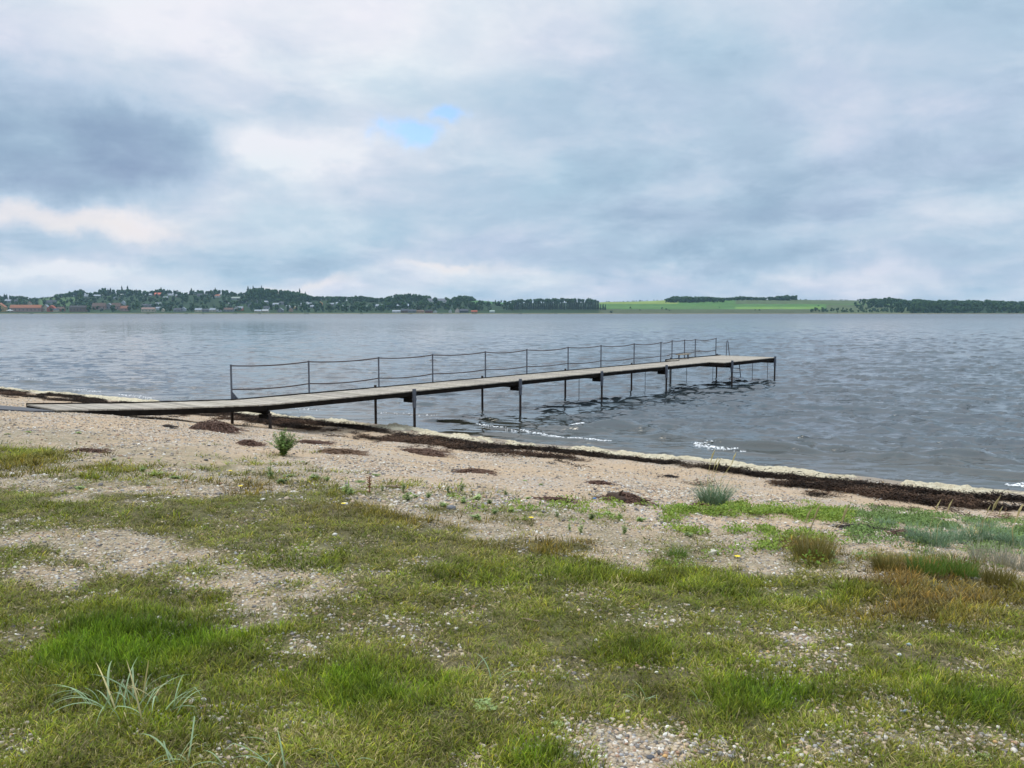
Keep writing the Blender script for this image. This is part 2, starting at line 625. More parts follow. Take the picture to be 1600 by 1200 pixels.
# grit: small flat stones of many greys and tans, too small to be built
vor = t.new('ShaderNodeTexVoronoi', feature='F1')
vor.inputs['Scale'].default_value = 38
t.l.new(pos, vor.inputs['Vector'])
vsep = t.new('ShaderNodeSeparateColor')
t.l.new(vor.outputs['Color'], vsep.inputs[0])
grit = t.ramp(vsep.outputs[0], [(0.0, (0.12, 0.11, 0.11)), (0.2, (0.30, 0.26, 0.22)), (0.45, (0.42, 0.35, 0.27)), (0.7, (0.46, 0.42, 0.37)), (0.9, (0.62, 0.59, 0.54)), (1.0, (0.42, 0.22, 0.14))])
gfac = t.smooth(t.noise(pos, 0.55, 4, 0.65), 0.40, 0.62)
sand = t.mix(t.m('MULTIPLY', gfac, t.smooth(vsep.outputs[1], 0.35, 0.5)), sand, grit)
soil = t.ramp(nB, [(0.25, (0.045, 0.036, 0.020)), (0.5, (0.115, 0.095, 0.048)), (0.75, (0.30, 0.25, 0.14))])
soil = t.mix(t.smooth(nA, 0.35, 0.65), soil, t.ramp(nC, [(0.3, (0.07, 0.072, 0.024)), (0.7, (0.17, 0.16, 0.06))]))
thatch = t.ramp(t.noise(pos, 34, 5, 0.7), [(0.25, (0.10, 0.080, 0.045)), (0.45, (0.25, 0.205, 0.125)), (0.60, (0.40, 0.34, 0.24)), (0.75, (0.60, 0.55, 0.46))])
sand = t.mix(t.m('MULTIPLY', cva.outputs[1], t.m('ADD', 0.35, t.m('MULTIPLY', t.smooth(t.noise(pos, 3.2, 5, 0.65), 0.40, 0.60), 0.6))), sand, thatch)
c = t.mix(t.smooth(covg, 0.15, 0.6), sand, soil)
c = t.mix(t.m('MULTIPLY', covw, 0.8), c, t.ramp(nC, [(0.3, (0.016, 0.011, 0.008)), (0.7, (0.055, 0.036, 0.024))]))
c = t.mix(t.m('MULTIPLY', wet, 0.6), c, (0.20, 0.165, 0.12))
t.put(b.inputs['Base Color'], c)
b.inputs['Specular IOR Level'].default_value = 0.3
t.put(b.inputs['Roughness'], t.m('SUBTRACT', 0.92, t.m('MULTIPLY', wet, 0.45)))
bp = t.new('ShaderNodeBump')
bp.inputs['Strength'].default_value = 1.0
bp.inputs['Distance'].default_value = 0.03
hgt = t.m('ADD', t.m('MULTIPLY', nB, 0.8), t.m('MULTIPLY', vor.outputs['Distance'], -0.6))
t.put(bp.inputs['Height'], hgt)
t.put(b.inputs['Normal'], bp.outputs[0])
gme.materials.append(gm)

# ------------------------------------------------------------------ water
rows = np.concatenate([np.geomspace(12.0, 260.0, 820), np.geomspace(262, 3400, 46)])
ucols = np.concatenate([[-8, -4, -2.4, -1.6, -1.2], np.linspace(-0.95, 0.95, 560), [1.2, 1.6, 2.4, 4, 8]])
WU, WY = np.meshgrid(ucols, rows)
WX = np.clip(WU * WY, -3500, 3500)
wxf, wyf = WX.ravel(), WY.ravel()
wr = r_of(wxf, wyf)
wz = np.zeros_like(wxf)
wdx = np.zeros_like(wxf)
samp = np.maximum(wyf * 0.0038, np.abs(np.gradient(WX, axis=1)).ravel() * 0.9)     # local spacing
depthf = sstep(0.2, -5.0, wr)
wrg = np.random.default_rng(5)
lee = 0.50 + 0.55 * sstep(-30, 25, wxf - 0.1 * wyf)          # calmer in the lee on the left
for k, (lam, A) in enumerate([(0.50, 0.055), (0.70, 0.078), (1.05, 0.110), (1.5, 0.125), (2.2, 0.120), (3.2, 0.09), (0.85, 0.095), (1.8, 0.12), (0.6, 0.066), (0.42, 0.045)]):
    ang = -0.22 + wrg.normal() * 0.16                          # crest direction
    co_, si_ = math.cos(ang), math.sin(ang)
    xa, ya = wxf * co_ + wyf * si_, -wxf * si_ + wyf * co_
    ya = ya + 0.35 * lam * vnoise(xa / (lam * 0.9), ya / lam, 60 + k)
    nv = vnoise(xa / (lam * 1.0), ya / (lam * 0.42), 70 + k * 5)
    nv = 0.8 * nv + 0.2 * vnoise(xa / (lam * 0.5), ya / (lam * 0.25), 73 + k * 5)
    fade = sstep(0.50, 0.20, samp / lam)
    wz += A * fade * lee * (sstep(0.66, 0.98, nv) * 0.9 + 0.03 * (nv - 0.5))
wz *= 0.30 + 0.70 * depthf
CREST = [(1085, 664, 1.3, 0.05, 0.3), (1210, 664, 0.9, 0.07, 0.28), (1060, 686, 1.2, 0.05, 0.25), (1295, 702, 1.1, 0.07, 0.3), (1490, 716, 1.2, 0.08, 0.28), (1400, 690, 1.6, 0.06, 0.3), (1530, 655, 2.0, 0.08, 0.4), (1440, 670, 1.4, 0.06, 0.35), (1290, 640, 1.8, 0.06, 0.35), (1570, 605, 3.0, 0.07, 0.5), (1110, 640, 1.4, 0.05, 0.3), (900, 672, 1.2, 0.08, 0.28),
         (1190, 701, 1.7, 0.13, 0.32), (965, 670, 1.5, 0.10, 0.3), (1470, 622, 2.2, 0.10, 0.4), (1560, 742, 2.0, 0.08, 0.3),
         (850, 686, 2.6, 0.055, 0.25), (1300, 690, 1.6, 0.05, 0.4), (1380, 645, 3.0, 0.07, 0.5), (740, 655, 1.8, 0.06, 0.3),
         (1500, 690, 2.2, 0.08, 0.35), (1180, 672, 1.8, 0.05, 0.35), (1340, 612, 3.0, 0.06, 0.5), (700, 660, 1.2, 0.06, 0.3),
         (1420, 720, 1.5, 0.07, 0.3), (60, 598, 3, 0.06, 0.4), (180, 607, 2.5, 0.05, 0.35), (1250, 655, 2, 0.06, 0.4)]
for px, py, hl, hh, wd in CREST:
    p = at(px, py, 0)
    dl = SL[0] * (wxf - p.x) + SL[1] * (wyf - p.y)
    ds = SN[0] * (wxf - p.x) + SN[1] * (wyf - p.y) + 0.10 * np.sin(dl * 2.1 + px) + 0.05 * dl * dl / max(hl, 0.5)
    prof = np.where(ds < 0, np.exp(-(ds / (wd * 0.65)) ** 2), np.exp(-(ds / (wd * 1.8)) ** 2))
    wz += 1.5 * hh * prof * np.exp(-(dl / hl) ** 4)
# the last thin swash sinks into the sand at the waterline
wz = wz - 0.10 * sstep(-0.25, 1.4, wr) - 1.2 * sstep(1.2, 6, wr)
nx, ny = len(ucols), len(rows)
ii = np.arange(nx * ny).reshape(ny, nx)
quads = np.stack([ii[:-1, :-1], ii[:-1, 1:], ii[1:, 1:], ii[1:, :-1]], -1).reshape(-1, 4)
keep = (wr[quads].min(1) < 3.0)
used = np.zeros(nx * ny, bool)
used[quads[keep].ravel()] = True
remap = np.cumsum(used) - 1
wme = mesh_from('water', np.stack([wxf, wyf, wz], -1)[used], remap[quads[keep]], [], True)
wa = wme.attributes.new('shallow', 'FLOAT', 'POINT')
wa.data.foreach_set('value', sstep(-9.0, 0.3, wr)[used].astype(np.float32))
water = tag(link('water', wme), kind='structure')
wm, t, b = material('sea_water')
geo = t.new('ShaderNodeNewGeometry')
mp = t.new('ShaderNodeMapping')
mp.inputs['Rotation'].default_value = (0, 0, math.radians(-12))
mp.inputs['Scale'].default_value = (0.42, 1.0, 1.0)
t.l.new(geo.outputs['Position'], mp.inputs['Vector'])
sh = t.new('ShaderNodeAttribute', attribute_type='GEOMETRY', attribute_name='shallow')
cd = t.mix(sh.outputs['Fac'], (0.024, 0.033, 0.037), (0.034, 0.032, 0.018))
t.put(b.inputs['Base Color'], cd)
b.inputs['IOR'].default_value = 1.7
n1 = t.noise(mp.outputs[0], 0.36, 3, 0.5, 0.4)
n2 = t.noise(mp.outputs[0], 1.5, 3, 0.55, 0.5)
n3 = t.noise(mp.outputs[0], 7.5, 3, 0.55, 0.3)
def ridge(n, p):
    a_ = t.m('SUBTRACT', 1.0, t.m('ABSOLUTE', t.m('SUBTRACT', t.m('MULTIPLY', n, 2.0), 1.0)))
    return t.m('POWER', t.m('MAXIMUM', a_, 0.0), p)


n4 = t.noise(mp.outputs[0], 0.09, 2, 0.5)
gust = t.m('ADD', 0.45, t.m('MULTIPLY', n4, 1.1))
sepx = t.new('ShaderNodeSeparateXYZ')
t.l.new(geo.outputs['Position'], sepx.inputs[0])
# out on the open bay the wind ripples are too small to be built one by one: they become surface roughness
t.put(b.inputs['Roughness'], t.m('ADD', 0.07, t.m('MULTIPLY', t.smooth(sepx.outputs[1], 80.0, 700.0), 0.20)))
leeS = t.m('ADD', 0.5, t.m('MULTIPLY', t.smooth(t.m('SUBTRACT', sepx.outputs[0], t.m('MULTIPLY', sepx.outputs[1], 0.1)), -60.0, 60.0), 0.6))
hgt = t.m('ADD', t.m('MULTIPLY', t.smooth(n1, 0.60, 0.74), 0.22), t.m('MULTIPLY', t.m('MULTIPLY', t.smooth(n2, 0.59, 0.72), gust), 0.11))
hgt = t.m('MULTIPLY', t.m('ADD', hgt, t.m('MULTIPLY', n3, 0.009)), leeS)
bp = t.new('ShaderNodeBump')
bp.inputs['Strength'].default_value = 0.80
bp.inputs['Distance'].default_value = 1.0
t.put(bp.inputs['Height'], hgt)
t.put(b.inputs['Normal'], bp.outputs[0])
wme.materials.append(wm)

# ------------------------------------------------------------------ instanced stuff (geometry nodes)
def scatter(name, pts, rot, scl, idx, tint, protos, label, cat):
    coll = bpy.data.collections.new(name + '_sources')
    for i, p in enumerate(protos):
        o = bpy.data.objects.new('%s_source_%02d' % (name, i), p)
        coll.objects.link(o)
    me = bpy.data.meshes.new(name)
    n = len(pts)
    me.vertices.add(n)
    me.vertices.foreach_set('co', np.asarray(pts, np.float32).ravel())
    for nm, typ, key, dat in (('rot', 'FLOAT_VECTOR', 'vector', rot), ('scl', 'FLOAT_VECTOR', 'vector', scl),
                              ('idx', 'INT', 'value', idx), ('tint', 'FLOAT_VECTOR', 'vector', tint)):
        a = me.attributes.new(nm, typ, 'POINT')
        a.data.foreach_set(key, np.asarray(dat, np.int32 if typ == 'INT' else np.float32).ravel())
    o = link(name, me)
    ng = bpy.data.node_groups.new(name + '_scatter', 'GeometryNodeTree')
    ng.interface.new_socket('Geometry', in_out='INPUT', socket_type='NodeSocketGeometry')
    ng.interface.new_socket('Geometry', in_out='OUTPUT', socket_type='NodeSocketGeometry')
    gi, go = ng.nodes.new('NodeGroupInput'), ng.nodes.new('NodeGroupOutput')
    iop = ng.nodes.new('GeometryNodeInstanceOnPoints')
    ci = ng.nodes.new('GeometryNodeCollectionInfo')
    ci.inputs['Collection'].default_value = coll
    ci.inputs['Separate Children'].default_value = True
    ci.inputs['Reset Children'].default_value = True

    def na(nm, typ):
        k = ng.nodes.new('GeometryNodeInputNamedAttribute')
        k.data_type = typ
        k.inputs['Name'].default_value = nm
        return k.outputs['Attribute']
    L = ng.links
    L.new(gi.outputs[0], iop.inputs['Points'])
    L.new(ci.outputs[0], iop.inputs['Instance'])
    iop.inputs['Pick Instance'].default_value = True
    L.new(na('idx', 'INT'), iop.inputs['Instance Index'])
    e2r = ng.nodes.new('FunctionNodeEulerToRotation')
    L.new(na('rot', 'FLOAT_VECTOR'), e2r.inputs[0])
    L.new(e2r.outputs[0], iop.inputs['Rotation'])
    L.new(na('scl', 'FLOAT_VECTOR'), iop.inputs['Scale'])
    L.new(iop.outputs[0], go.inputs[0])
    md = o.modifiers.new('scatter', 'NODES')
    md.node_group = ng
    tag(o, label, cat, kind='stuff')
    return o


def fan_points(n, dmin, dmax, umax=0.86, power=1.0):
    """random ground points in the sector the photo looks at, denser close by"""
    d = dmin * (dmax / dmin) ** (rng.random(n) ** power)
    u = (rng.random(n) * 2 - 1) * umax
    return u * d, d


def blade_mesh(name, n, hgt, spread, lean, width, segs, mat, seed, droop=0.6, shade=(0.32, 1.35), clump=1.0):
    """a tuft of grass blades; 'shade' is the paler tip / older base colour of each blade"""
    g = np.random.default_rng(seed)
    V, Fc, S = [], [], []
    for k in range(n):
        a = g.random() * 6.283
        rr = spread * math.sqrt(g.random()) * clump
        bx, by = rr * math.cos(a), rr * math.sin(a)
        a2 = a + g.normal() * 0.9
        L = hgt * (0.45 + 0.75 * g.random())
        th = abs(g.normal()) * lean + 0.08
        dr = droop * (0.4 + g.random())
        w = width * (0.7 + 0.6 * g.random())
        yaw = a2 + math.pi / 2 + g.normal() * 0.5
        wx, wy = math.cos(yaw) * w / 2, math.sin(yaw) * w / 2
        x, y, z = bx, by, -0.01
        base = len(V)
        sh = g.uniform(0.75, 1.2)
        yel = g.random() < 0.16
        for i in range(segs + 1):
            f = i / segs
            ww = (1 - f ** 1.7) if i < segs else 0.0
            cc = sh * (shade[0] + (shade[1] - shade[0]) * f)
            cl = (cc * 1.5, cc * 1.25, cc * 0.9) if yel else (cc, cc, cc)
            if i < segs:
                V += [(x - wx * ww, y - wy * ww, z), (x + wx * ww, y + wy * ww, z)]
                S += [cl, cl]
            else:
                V.append((x, y, z))
                S.append(cl)
            ang = th + dr * f * 1.6
            st = L / segs
            x += math.cos(a2) * math.sin(ang) * st
            y += math.sin(a2) * math.sin(ang) * st
            z += math.cos(ang) * st
        for i in range(segs - 1):
            q = base + 2 * i
            Fc.append((q, q + 1, q + 3, q + 2))
        q = base + 2 * (segs - 1)
        Fc.append((q, q + 1, q + 2))
    me = mesh_from(name, V, Fc, [mat], False)
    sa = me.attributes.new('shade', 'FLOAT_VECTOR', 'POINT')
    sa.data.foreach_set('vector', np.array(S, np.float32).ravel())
    return me


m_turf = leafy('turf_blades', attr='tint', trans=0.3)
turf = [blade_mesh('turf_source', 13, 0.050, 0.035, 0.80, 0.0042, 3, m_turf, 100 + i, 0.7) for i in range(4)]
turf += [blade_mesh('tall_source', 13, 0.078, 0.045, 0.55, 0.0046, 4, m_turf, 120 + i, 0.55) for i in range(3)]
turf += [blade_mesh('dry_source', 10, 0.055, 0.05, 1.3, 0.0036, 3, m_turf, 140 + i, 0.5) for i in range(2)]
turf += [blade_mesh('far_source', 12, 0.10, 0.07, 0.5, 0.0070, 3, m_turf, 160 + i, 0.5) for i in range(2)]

X, Y = fan_points(230000, 2.1, 26, 0.84, 0.95)
g_, l_, r_ = cover(X, Y)
hol_ = fbm(X * 5.0, Y * 5.0, 3, 57)
okk = rng.random(len(X)) < np.clip(g_ * 1.15 - 0.10, 0, 1) * np.clip(0.35 + 2.6 * (hol_ - 0.30) + 0.4 * l_, 0.12, 1)
X, Y, g_, l_, r_ = X[okk], Y[okk], g_[okk], l_[okk], r_[okk]
n = len(X)
u0 = rng.random(n)
dry = u0 > (0.62 + 0.36 * np.clip(l_, 0, 1) - 0.1 * (g_ < 0.5))
tall = (~dry) & (rng.random(n) < np.clip(l_ * 1.1 + r_ * 0.5 - 0.12, 0, 0.95))
far = Y > 9.0
idx = np.where(dry, rng.integers(7, 9, n), np.where(tall, rng.integers(4, 7, n), rng.integers(0, 4, n)))
idx = np.where(far & ~dry, rng.integers(9, 11, n), idx)
hs = 0.8 + 0.5 * rng.random(n)
hs = hs * (0.72 + 0.30 * np.clip(l_, 0, 1) + 0.5 * np.clip(r_, 0, 1)) * np.where(far, 0.85, 1.0)
ws = (0.85 + 0.4 * rng.random(n)) * (1 + 0.35 * (Y > 5))
green = np.array([0.165, 0.232, 0.016])
deep = np.array([0.095, 0.180, 0.009])
olive = np.array([0.220, 0.205, 0.028])
straw = np.array([0.50, 0.41, 0.185])
rustc = np.array([0.205, 0.135, 0.035])
v = rng.random((n, 1))
tn = green * (1 - v) + olive * v
lw = np.clip(l_, 0, 1)[:, None]
tn = tn * (1 - lw * 0.85) + deep * lw * 0.85
rw = np.clip(r_ * 1.1 - 0.1, 0, 0.95)[:, None]
tn = tn * (1 - rw) + rustc * rw
tn = np.where(dry[:, None], straw * (0.55 + 0.6 * rng.random((n, 1))) * (1 - 0.4 * rw), tn)
cl_ = fbm(X * 6.0, Y * 6.0, 2, 51)[:, None]
tn = tn * (0.55 + 1.1 * rng.random((n, 1)) ** 1.2) * (0.42 + 1.3 * cl_)
rot = np.stack([rng.normal(size=n) * 0.12, rng.normal(size=n) * 0.12, rng.random(n) * 6.283], -1)
scatter('grass', np.stack([X, Y, ground_z(X, Y)], -1), rot, np.stack([ws, ws, hs], -1), idx, tn, turf,
        'short patchy green and straw coloured grass on the near shore bank', 'grass')
print('grass tufts', n)

# pebbles
def pebble(seed):
    bm = bmesh.new()
    bmesh.ops.create_icosphere(bm, subdivisions=2 if seed < 2 else 1, radius=0.5)
    g = np.random.default_rng(seed)
    a, b_, c_ = 1.0, g.uniform(0.6, 0.95), g.uniform(0.35, 0.65)
    ph = g.random(6) * 6.28
    for v_ in bm.verts:
        p = v_.co
        k = 1 + 0.13 * math.sin(4 * p.x + ph[0]) + 0.11 * math.sin(5 * p.y + ph[1]) + 0.10 * math.sin(5 * p.z + ph[2]) + g.normal() * 0.05
        v_.co = Vector((p.x * a * k, p.y * b_ * k, p.z * c_ * k))
    me = bpy.data.meshes.new('pebble_source')
    bm.to_mesh(me)
    bm.free()
    me.polygons.foreach_set('use_smooth', np.full(len(me.polygons), seed % 3 != 0))
    return me


m_peb, t, b = material('pebble_stone')
a = t.new('ShaderNodeAttribute', attribute_type='INSTANCER', attribute_name='tint')
tcn = t.new('ShaderNodeTexCoord')
t.put(b.inputs['Base Color'], t.mix(1.0, a.outputs['Color'], t.ramp(t.noise(tcn.outputs['Object'], 4, 4, 0.7), [(0.3, (0.75, 0.75, 0.75)), (0.7, (1.2, 1.2, 1.2))]), 'MULTIPLY'))
b.inputs['Roughness'].default_value = 0.75
pebs = [pebble(i) for i in range(6)]
for p in pebs:
    p.materials.append(m_peb)
STONE = np.array([[0.60, 0.55, 0.48], [0.52, 0.45, 0.35], [0.44, 0.34, 0.24], [0.31, 0.26, 0.21], [0.19, 0.17, 0.155], [0.11, 0.10, 0.095],
                  [0.50, 0.37, 0.25], [0.36, 0.22, 0.14], [0.72, 0.68, 0.60], [0.55, 0.35, 0.15], [0.34, 0.33, 0.33], [0.54, 0.43, 0.30]])
SPW = np.array([12, 15, 15, 12, 9, 5, 12, 4, 5, 1.2, 5, 14])
SPW = SPW / SPW.sum()


def stones(n, dmin, dmax, smin, smax, want):
    X, Y = fan_points(n, dmin, dmax, 0.84)
    r = r_of(X, Y)
    g, l, _ = cover(X, Y)
    k = rng.random(n) < want(X, Y, r, g)
    X, Y = X[k], Y[k]
    m = len(X)
    s = smin * (smax / smin) ** (rng.random(m) ** 1.6)
    return X, Y, s


def want_beach(X, Y, r, g):
    band = fbm(X * 0.5, Y * 0.5, 4, 81)
    return np.clip((1.15 - 1.5 * g), 0, 1) * sstep(0.1, 0.4, r) * np.clip(0.22 + 1.5 * sstep(0.44, 0.60, band), 0, 1) * np.where(r < 2.2, 0.4, 1)


def want_bank(X, Y, r, g):
    return np.clip(1.15 - 1.2 * g, 0.0, 1) * (r > 12) * np.clip(0.75 + 1.8 * sstep(0.4, 0.6, fbm(X * 1.3, Y * 1.3, 3, 85)), 0, 1)


sets = [stones(160000, 8, 42, 0.015, 0.060, want_beach), stones(215000, 2.2, 10.5, 0.008, 0.030, want_bank)]
X = np.concatenate([s[0] for s in sets])
Y = np.concatenate([s[1] for s in sets])
S = np.concatenate([s[2] for s in sets])
n = len(X)
tn = STONE[rng.choice(len(STONE), n, p=SPW)] * (0.75 + 0.4 * rng.random((n, 1)))
rot = np.stack([rng.normal(size=n) * 0.25, rng.normal(size=n) * 0.25, rng.random(n) * 6.283], -1)
scatter('gravel', np.stack([X, Y, ground_z(X, Y) + S * 0.08], -1), rot, np.repeat(S[:, None], 3, 1), rng.integers(0, 6, n), tn, pebs,
        'loose grey and tan pebbles strewn over the beach sand', 'gravel')
print('pebbles', n)

# seaweed
m_weed, t, b = material('dry_seaweed')
a = t.new('ShaderNodeAttribute', attribute_type='INSTANCER', attribute_name='tint')
t.put(b.inputs['Base Color'], a.outputs['Color'])
b.inputs['Roughness'].default_value = 0.8
b.inputs['Specular IOR Level'].default_value = 0.15


def weed_mesh(name, n, rad, hgt, width, length, seed, mat, mound=False):
    """tangled flat strands of eelgrass"""
    g = np.random.default_rng(seed)
    V, Fc = [], []
    for k in range(n):
        a = g.random() * 6.283
        q = rad * math.sqrt(g.random())
        x, y = q * math.cos(a), q * math.sin(a)
        top = hgt * (1 - (q / rad) ** 2) if mound else hgt
        z = top * (g.random() ** (0.4 if mound else 1.0))
        hd = g.random() * 6.283
        L = length * (0.5 + g.random())
        w = width * (0.6 + 0.8 * g.random())
        base = len(V)
        for i in range(5):
            tw = g.normal() * 0.6
            dx, dy = -math.sin(hd + tw * 0.5) * w / 2, math.cos(hd + tw * 0.5) * w / 2
            dzz = w * 0.5 * math.sin(tw)
            V += [(x - dx, y - dy, max(z - dzz, -0.01)), (x + dx, y + dy, z + dzz)]
            hd += g.normal() * 0.55
            x += math.cos(hd) * L / 4
            y += math.sin(hd) * L / 4
            lim = hgt * max(0.0, 1 - (x * x + y * y) / (rad * rad)) if mound else hgt
            z = min(max(z + g.normal() * 0.25 * L / 4, 0.0), lim + 0.02)
        for i in range(4):
            q2 = base + 2 * i
            Fc.append((q2, q2 + 1, q2 + 3, q2 + 2))
    return mesh_from(name, V, Fc, [mat], False)


weeds = [weed_mesh('seaweed_source', 34, 0.15, 0.05, 0.010, 0.16, 200 + i, m_weed) for i in range(4)]
nn = 60000
L_ = rng.uniform(-46, 24, nn)
R_ = rng.uniform(1.4, 6.0, nn)
ss = shore_s(L_) - R_
X = SN[0] * ss + SL[0] * L_
Y = SN[1] * ss + SL[1] * L_
wam = wrack_amount(R_, L_) + 0.05 * sstep(0.6, 0.72, fbm(L_ * 1.2, R_ * 1.2, 3, 91))
k = (rng.random(nn) < wam * 0.55) & (Y > 5) & (np.abs(X) < 0.86 * Y)
X, Y, R_ = X[k], Y[k], R_[k]
n = len(X)
v = rng.random((n, 1))
tn = np.array([0.018, 0.011, 0.008]) * (1 - v) + np.array([0.085, 0.050, 0.031]) * v
tn = np.where((R_ < 2.6)[:, None], tn * 0.45, tn * (0.45 + 1.3 * sstep(0.42, 0.62, fbm(X * 1.4, Y * 1.4, 3, 93)))[:, None])
rot = np.stack([rng.normal(size=n) * 0.1, rng.normal(size=n) * 0.1, rng.random(n) * 6.283], -1)
sc = 0.6 + 0.8 * rng.random(n)
scatter('seaweed_tideline', np.stack([X, Y, ground_z(X, Y)], -1), rot, np.stack([sc, sc, sc * 1.1], -1), rng.integers(0, 4, n), tn, weeds,
        'dark ragged bands of washed up seaweed along the tide line', 'seaweed')
print('weed', n)

# cream coloured bank of foam and bleached weed along the waterline
fl = np.arange(-62, 30, 0.045)
fr = np.linspace(-0.25, 2.2, 50)
FL, FR = np.meshgrid(fl, fr)
ss = shore_s(FL) - FR
X, Y = SN[0] * ss + SL[0] * FL, SN[1] * ss + SL[1] * FL
nb = fbm(FL * 2.4, FR * 3.2, 4, 95)
ctr = 0.90 + 0.9 * (fbm(FL * 0.5, FL * 0 + 1.7, 3, 97) - 0.5)
wid = 0.60 + 0.9 * (fbm(FL * 0.9, FL * 0 + 4.2, 3, 99) - 0.35)
prof = np.exp(-((FR - ctr) / np.maximum(wid, 0.3)) ** 4)
brk = sstep(0.36, 0.52, fbm(FL * 1.1, FR * 1.6, 4, 103))
Z = ground_z(X, Y) - 0.06 + prof * (0.08 + 0.92 * brk) * (0.035 + 0.16 * nb + 0.10 * (fbm(FL * 7, FR * 7, 2, 107) - 0.45))
nyf, nxf = FL.shape
ii = np.arange(nxf * nyf).reshape(nyf, nxf)
quads = np.stack([ii[:-1, :-1], ii[1:, :-1], ii[1:, 1:], ii[:-1, 1:]], -1).reshape(-1, 4)
m_foam, t, b = material('dried_foam')
geo = t.new('ShaderNodeNewGeometry')
nn1 = t.noise(geo.outputs['Position'], 7, 5, 0.7)
nn2 = t.noise(geo.outputs['Position'], 40, 4, 0.7)
fc = t.ramp(nn1, [(0.28, (0.20, 0.155, 0.10)), (0.38, (0.58, 0.49, 0.33)), (0.60, (0.76, 0.68, 0.49)), (0.8, (0.82, 0.77, 0.62))])
fc = t.mix(t.smooth(nn2, 0.56, 0.66), fc, (0.10, 0.08, 0.055))
t.put(b.inputs['Base Color'], fc)
b.inputs['Roughness'].default_value = 0.8
bp = t.new('ShaderNodeBump')
bp.inputs['Distance'].default_value = 0.05
t.put(bp.inputs['Height'], nn2)
t.put(b.inputs['Normal'], bp.outputs[0])
fo = link('foam_bank', mesh_from('foam_bank', np.stack([X, Y, Z], -1).reshape(-1, 3), quads, [m_foam], True))
tag(fo, 'cream coloured bank of dried foam and bleached weed along the water edge', 'foam', kind='stuff')

# white foam on breaking wavelets
m_white = plain('white_foam', (0.80, 0.82, 0.84), 0.6, 0.12, 20, bump=0.6, bscale=60)


def water_h(x, y):
    i = int(np.clip(np.searchsorted(rows, y), 1, len(rows) - 2))
    j = int(np.clip(np.searchsorted(ucols, x / y), 1, len(ucols) - 2))
    return max(float(wz[(i + a) * len(ucols) + j + b2]) for a in (-1, 0) for b2 in (-1, 0))


fb = np.random.default_rng(17)
V, Fc = [], []
for x0, y0, x1, y1, wid, num in [(1083, 692, 1135, 702, 0.16, 260), (1135, 700, 1165, 706, 0.10, 60), (893, 663, 915, 666, 0.12, 60), (815, 671, 885, 686, 0.10, 200), (885, 686, 955, 691, 0.10, 150),
                                 (745, 663, 815, 673, 0.10, 120), (1570, 756, 1640, 760, 0.14, 160), (20, 592, 75, 595, 0.3, 110), (115, 608, 160, 612, 0.25, 120),
                                 (185, 615, 240, 622, 0.2, 130), (590, 645, 690, 650, 0.12, 60), (980, 715, 1200, 727, 0.2, 130), (330, 630, 500, 640, 0.2, 110)]:
    for k in range(int(num * 0.55)):
        f = fb.random() if k % 2 else fb.choice([0.12, 0.3, 0.55, 0.8]) + fb.normal() * 0.06
        p = at(x0 + (x1 - x0) * f, y0 + (y1 - y0) * f, 0.03)
        off = fb.normal() * wid * 0.7 * (0.35 + math.sin(math.pi * f))
        x, y = p.x - SN[0] * off, p.y - SN[1] * off
        s = fb.uniform(0.006, 0.026)
        z = water_h(x, y) + s * 0.1
        base = len(V)
        el_ = fb.uniform(1.0, 2.6)
        for dx, dy, dz in ((1, 0, 0), (0.3, 0.8, 0), (-0.7, 0.6, 0), (-0.9, -0.4, 0), (0.2, -0.9, 0), (0, 0, 0.7)):
            V.append((x + s * (dx * SL[0] * el_ + dy * SN[0]) + fb.normal() * 0.003, y + s * (dx * SL[1] * el_ + dy * SN[1]), z + s * dz))
        for i in range(5):
            Fc.append((base + i, base + (i + 1) % 5, base + 5))
wf = link('wave_foam', mesh_from('wave_foam', V, Fc, [m_white], True))
tag(wf, 'white foam on small waves breaking at the shore', 'foam', kind='stuff')

# ------------------------------------------------------------------ bathing pier
ALONG = Vector((0.648, 0.762, 0.0)).normalized()
NEAR = Vector((0.762, -0.648, 0.0)).normalized()
PIER0 = Vector((-8.44, 25.1, 0.0))
PIER_RZ = math.atan2(ALONG.y, ALONG.x)
DZ = 1.32                                     # deck level over the water


def pp(t_, q, z):
    return PIER0 + ALONG * t_ + NEAR * q + Vector((0, 0, z))


_e = pp(-5.74, 0.9, 0)
LAND_Z = gz(_e.x, _e.y) + 0.10


def dz_at(t_):
    return float(np.interp(t_, [-5.74, -3.2, 0.0, 4.0], [LAND_Z, DZ + (LAND_Z - DZ) * 0.50, DZ + 0.015, DZ]))


m_deck, t, b = material('weathered_boards')
tcn = t.new('ShaderNodeTexCoord')
mp = t.new('ShaderNodeMapping')
mp.inputs['Rotation'].default_value = (0, 0, -PIER_RZ)
mp.inputs['Scale'].default_value = (14, 1.2, 6)
t.l.new(tcn.outputs['Object'], mp.inputs['Vector'])
vc = t.new('ShaderNodeVertexColor', layer_name='board')
g1 = t.ramp(t.noise(mp.outputs[0], 2.2, 5, 0.65), [(0.3, (0.26, 0.225, 0.18)), (0.55, (0.40, 0.36, 0.30)), (0.8, (0.50, 0.46, 0.40))])
t.put(b.inputs['Base Color'], t.mix(1.0, g1, vc.outputs[0], 'MULTIPLY'))
b.inputs['Roughness'].default_value = 0.85
m_beam = plain('dark_tarred_wood', (0.014, 0.011, 0.009), 0.9, 0.4, 5, bump=0.4, spec=0.05)
m_steel = plain('galvanised_steel', (0.11, 0.12, 0.145), 0.6, 0.25, 9, metal=0.2)
m_pile = plain('rusty_steel', (0.040, 0.030, 0.026), 0.8, 0.5, 5, bump=0.3, spec=0.2)
m_rope = plain('brown_rope', (0.075, 0.052, 0.046), 0.9, 0.3, 30)
m_bench = plain('bench_wood', (0.26, 0.21, 0.14), 0.8, 0.3, 12)

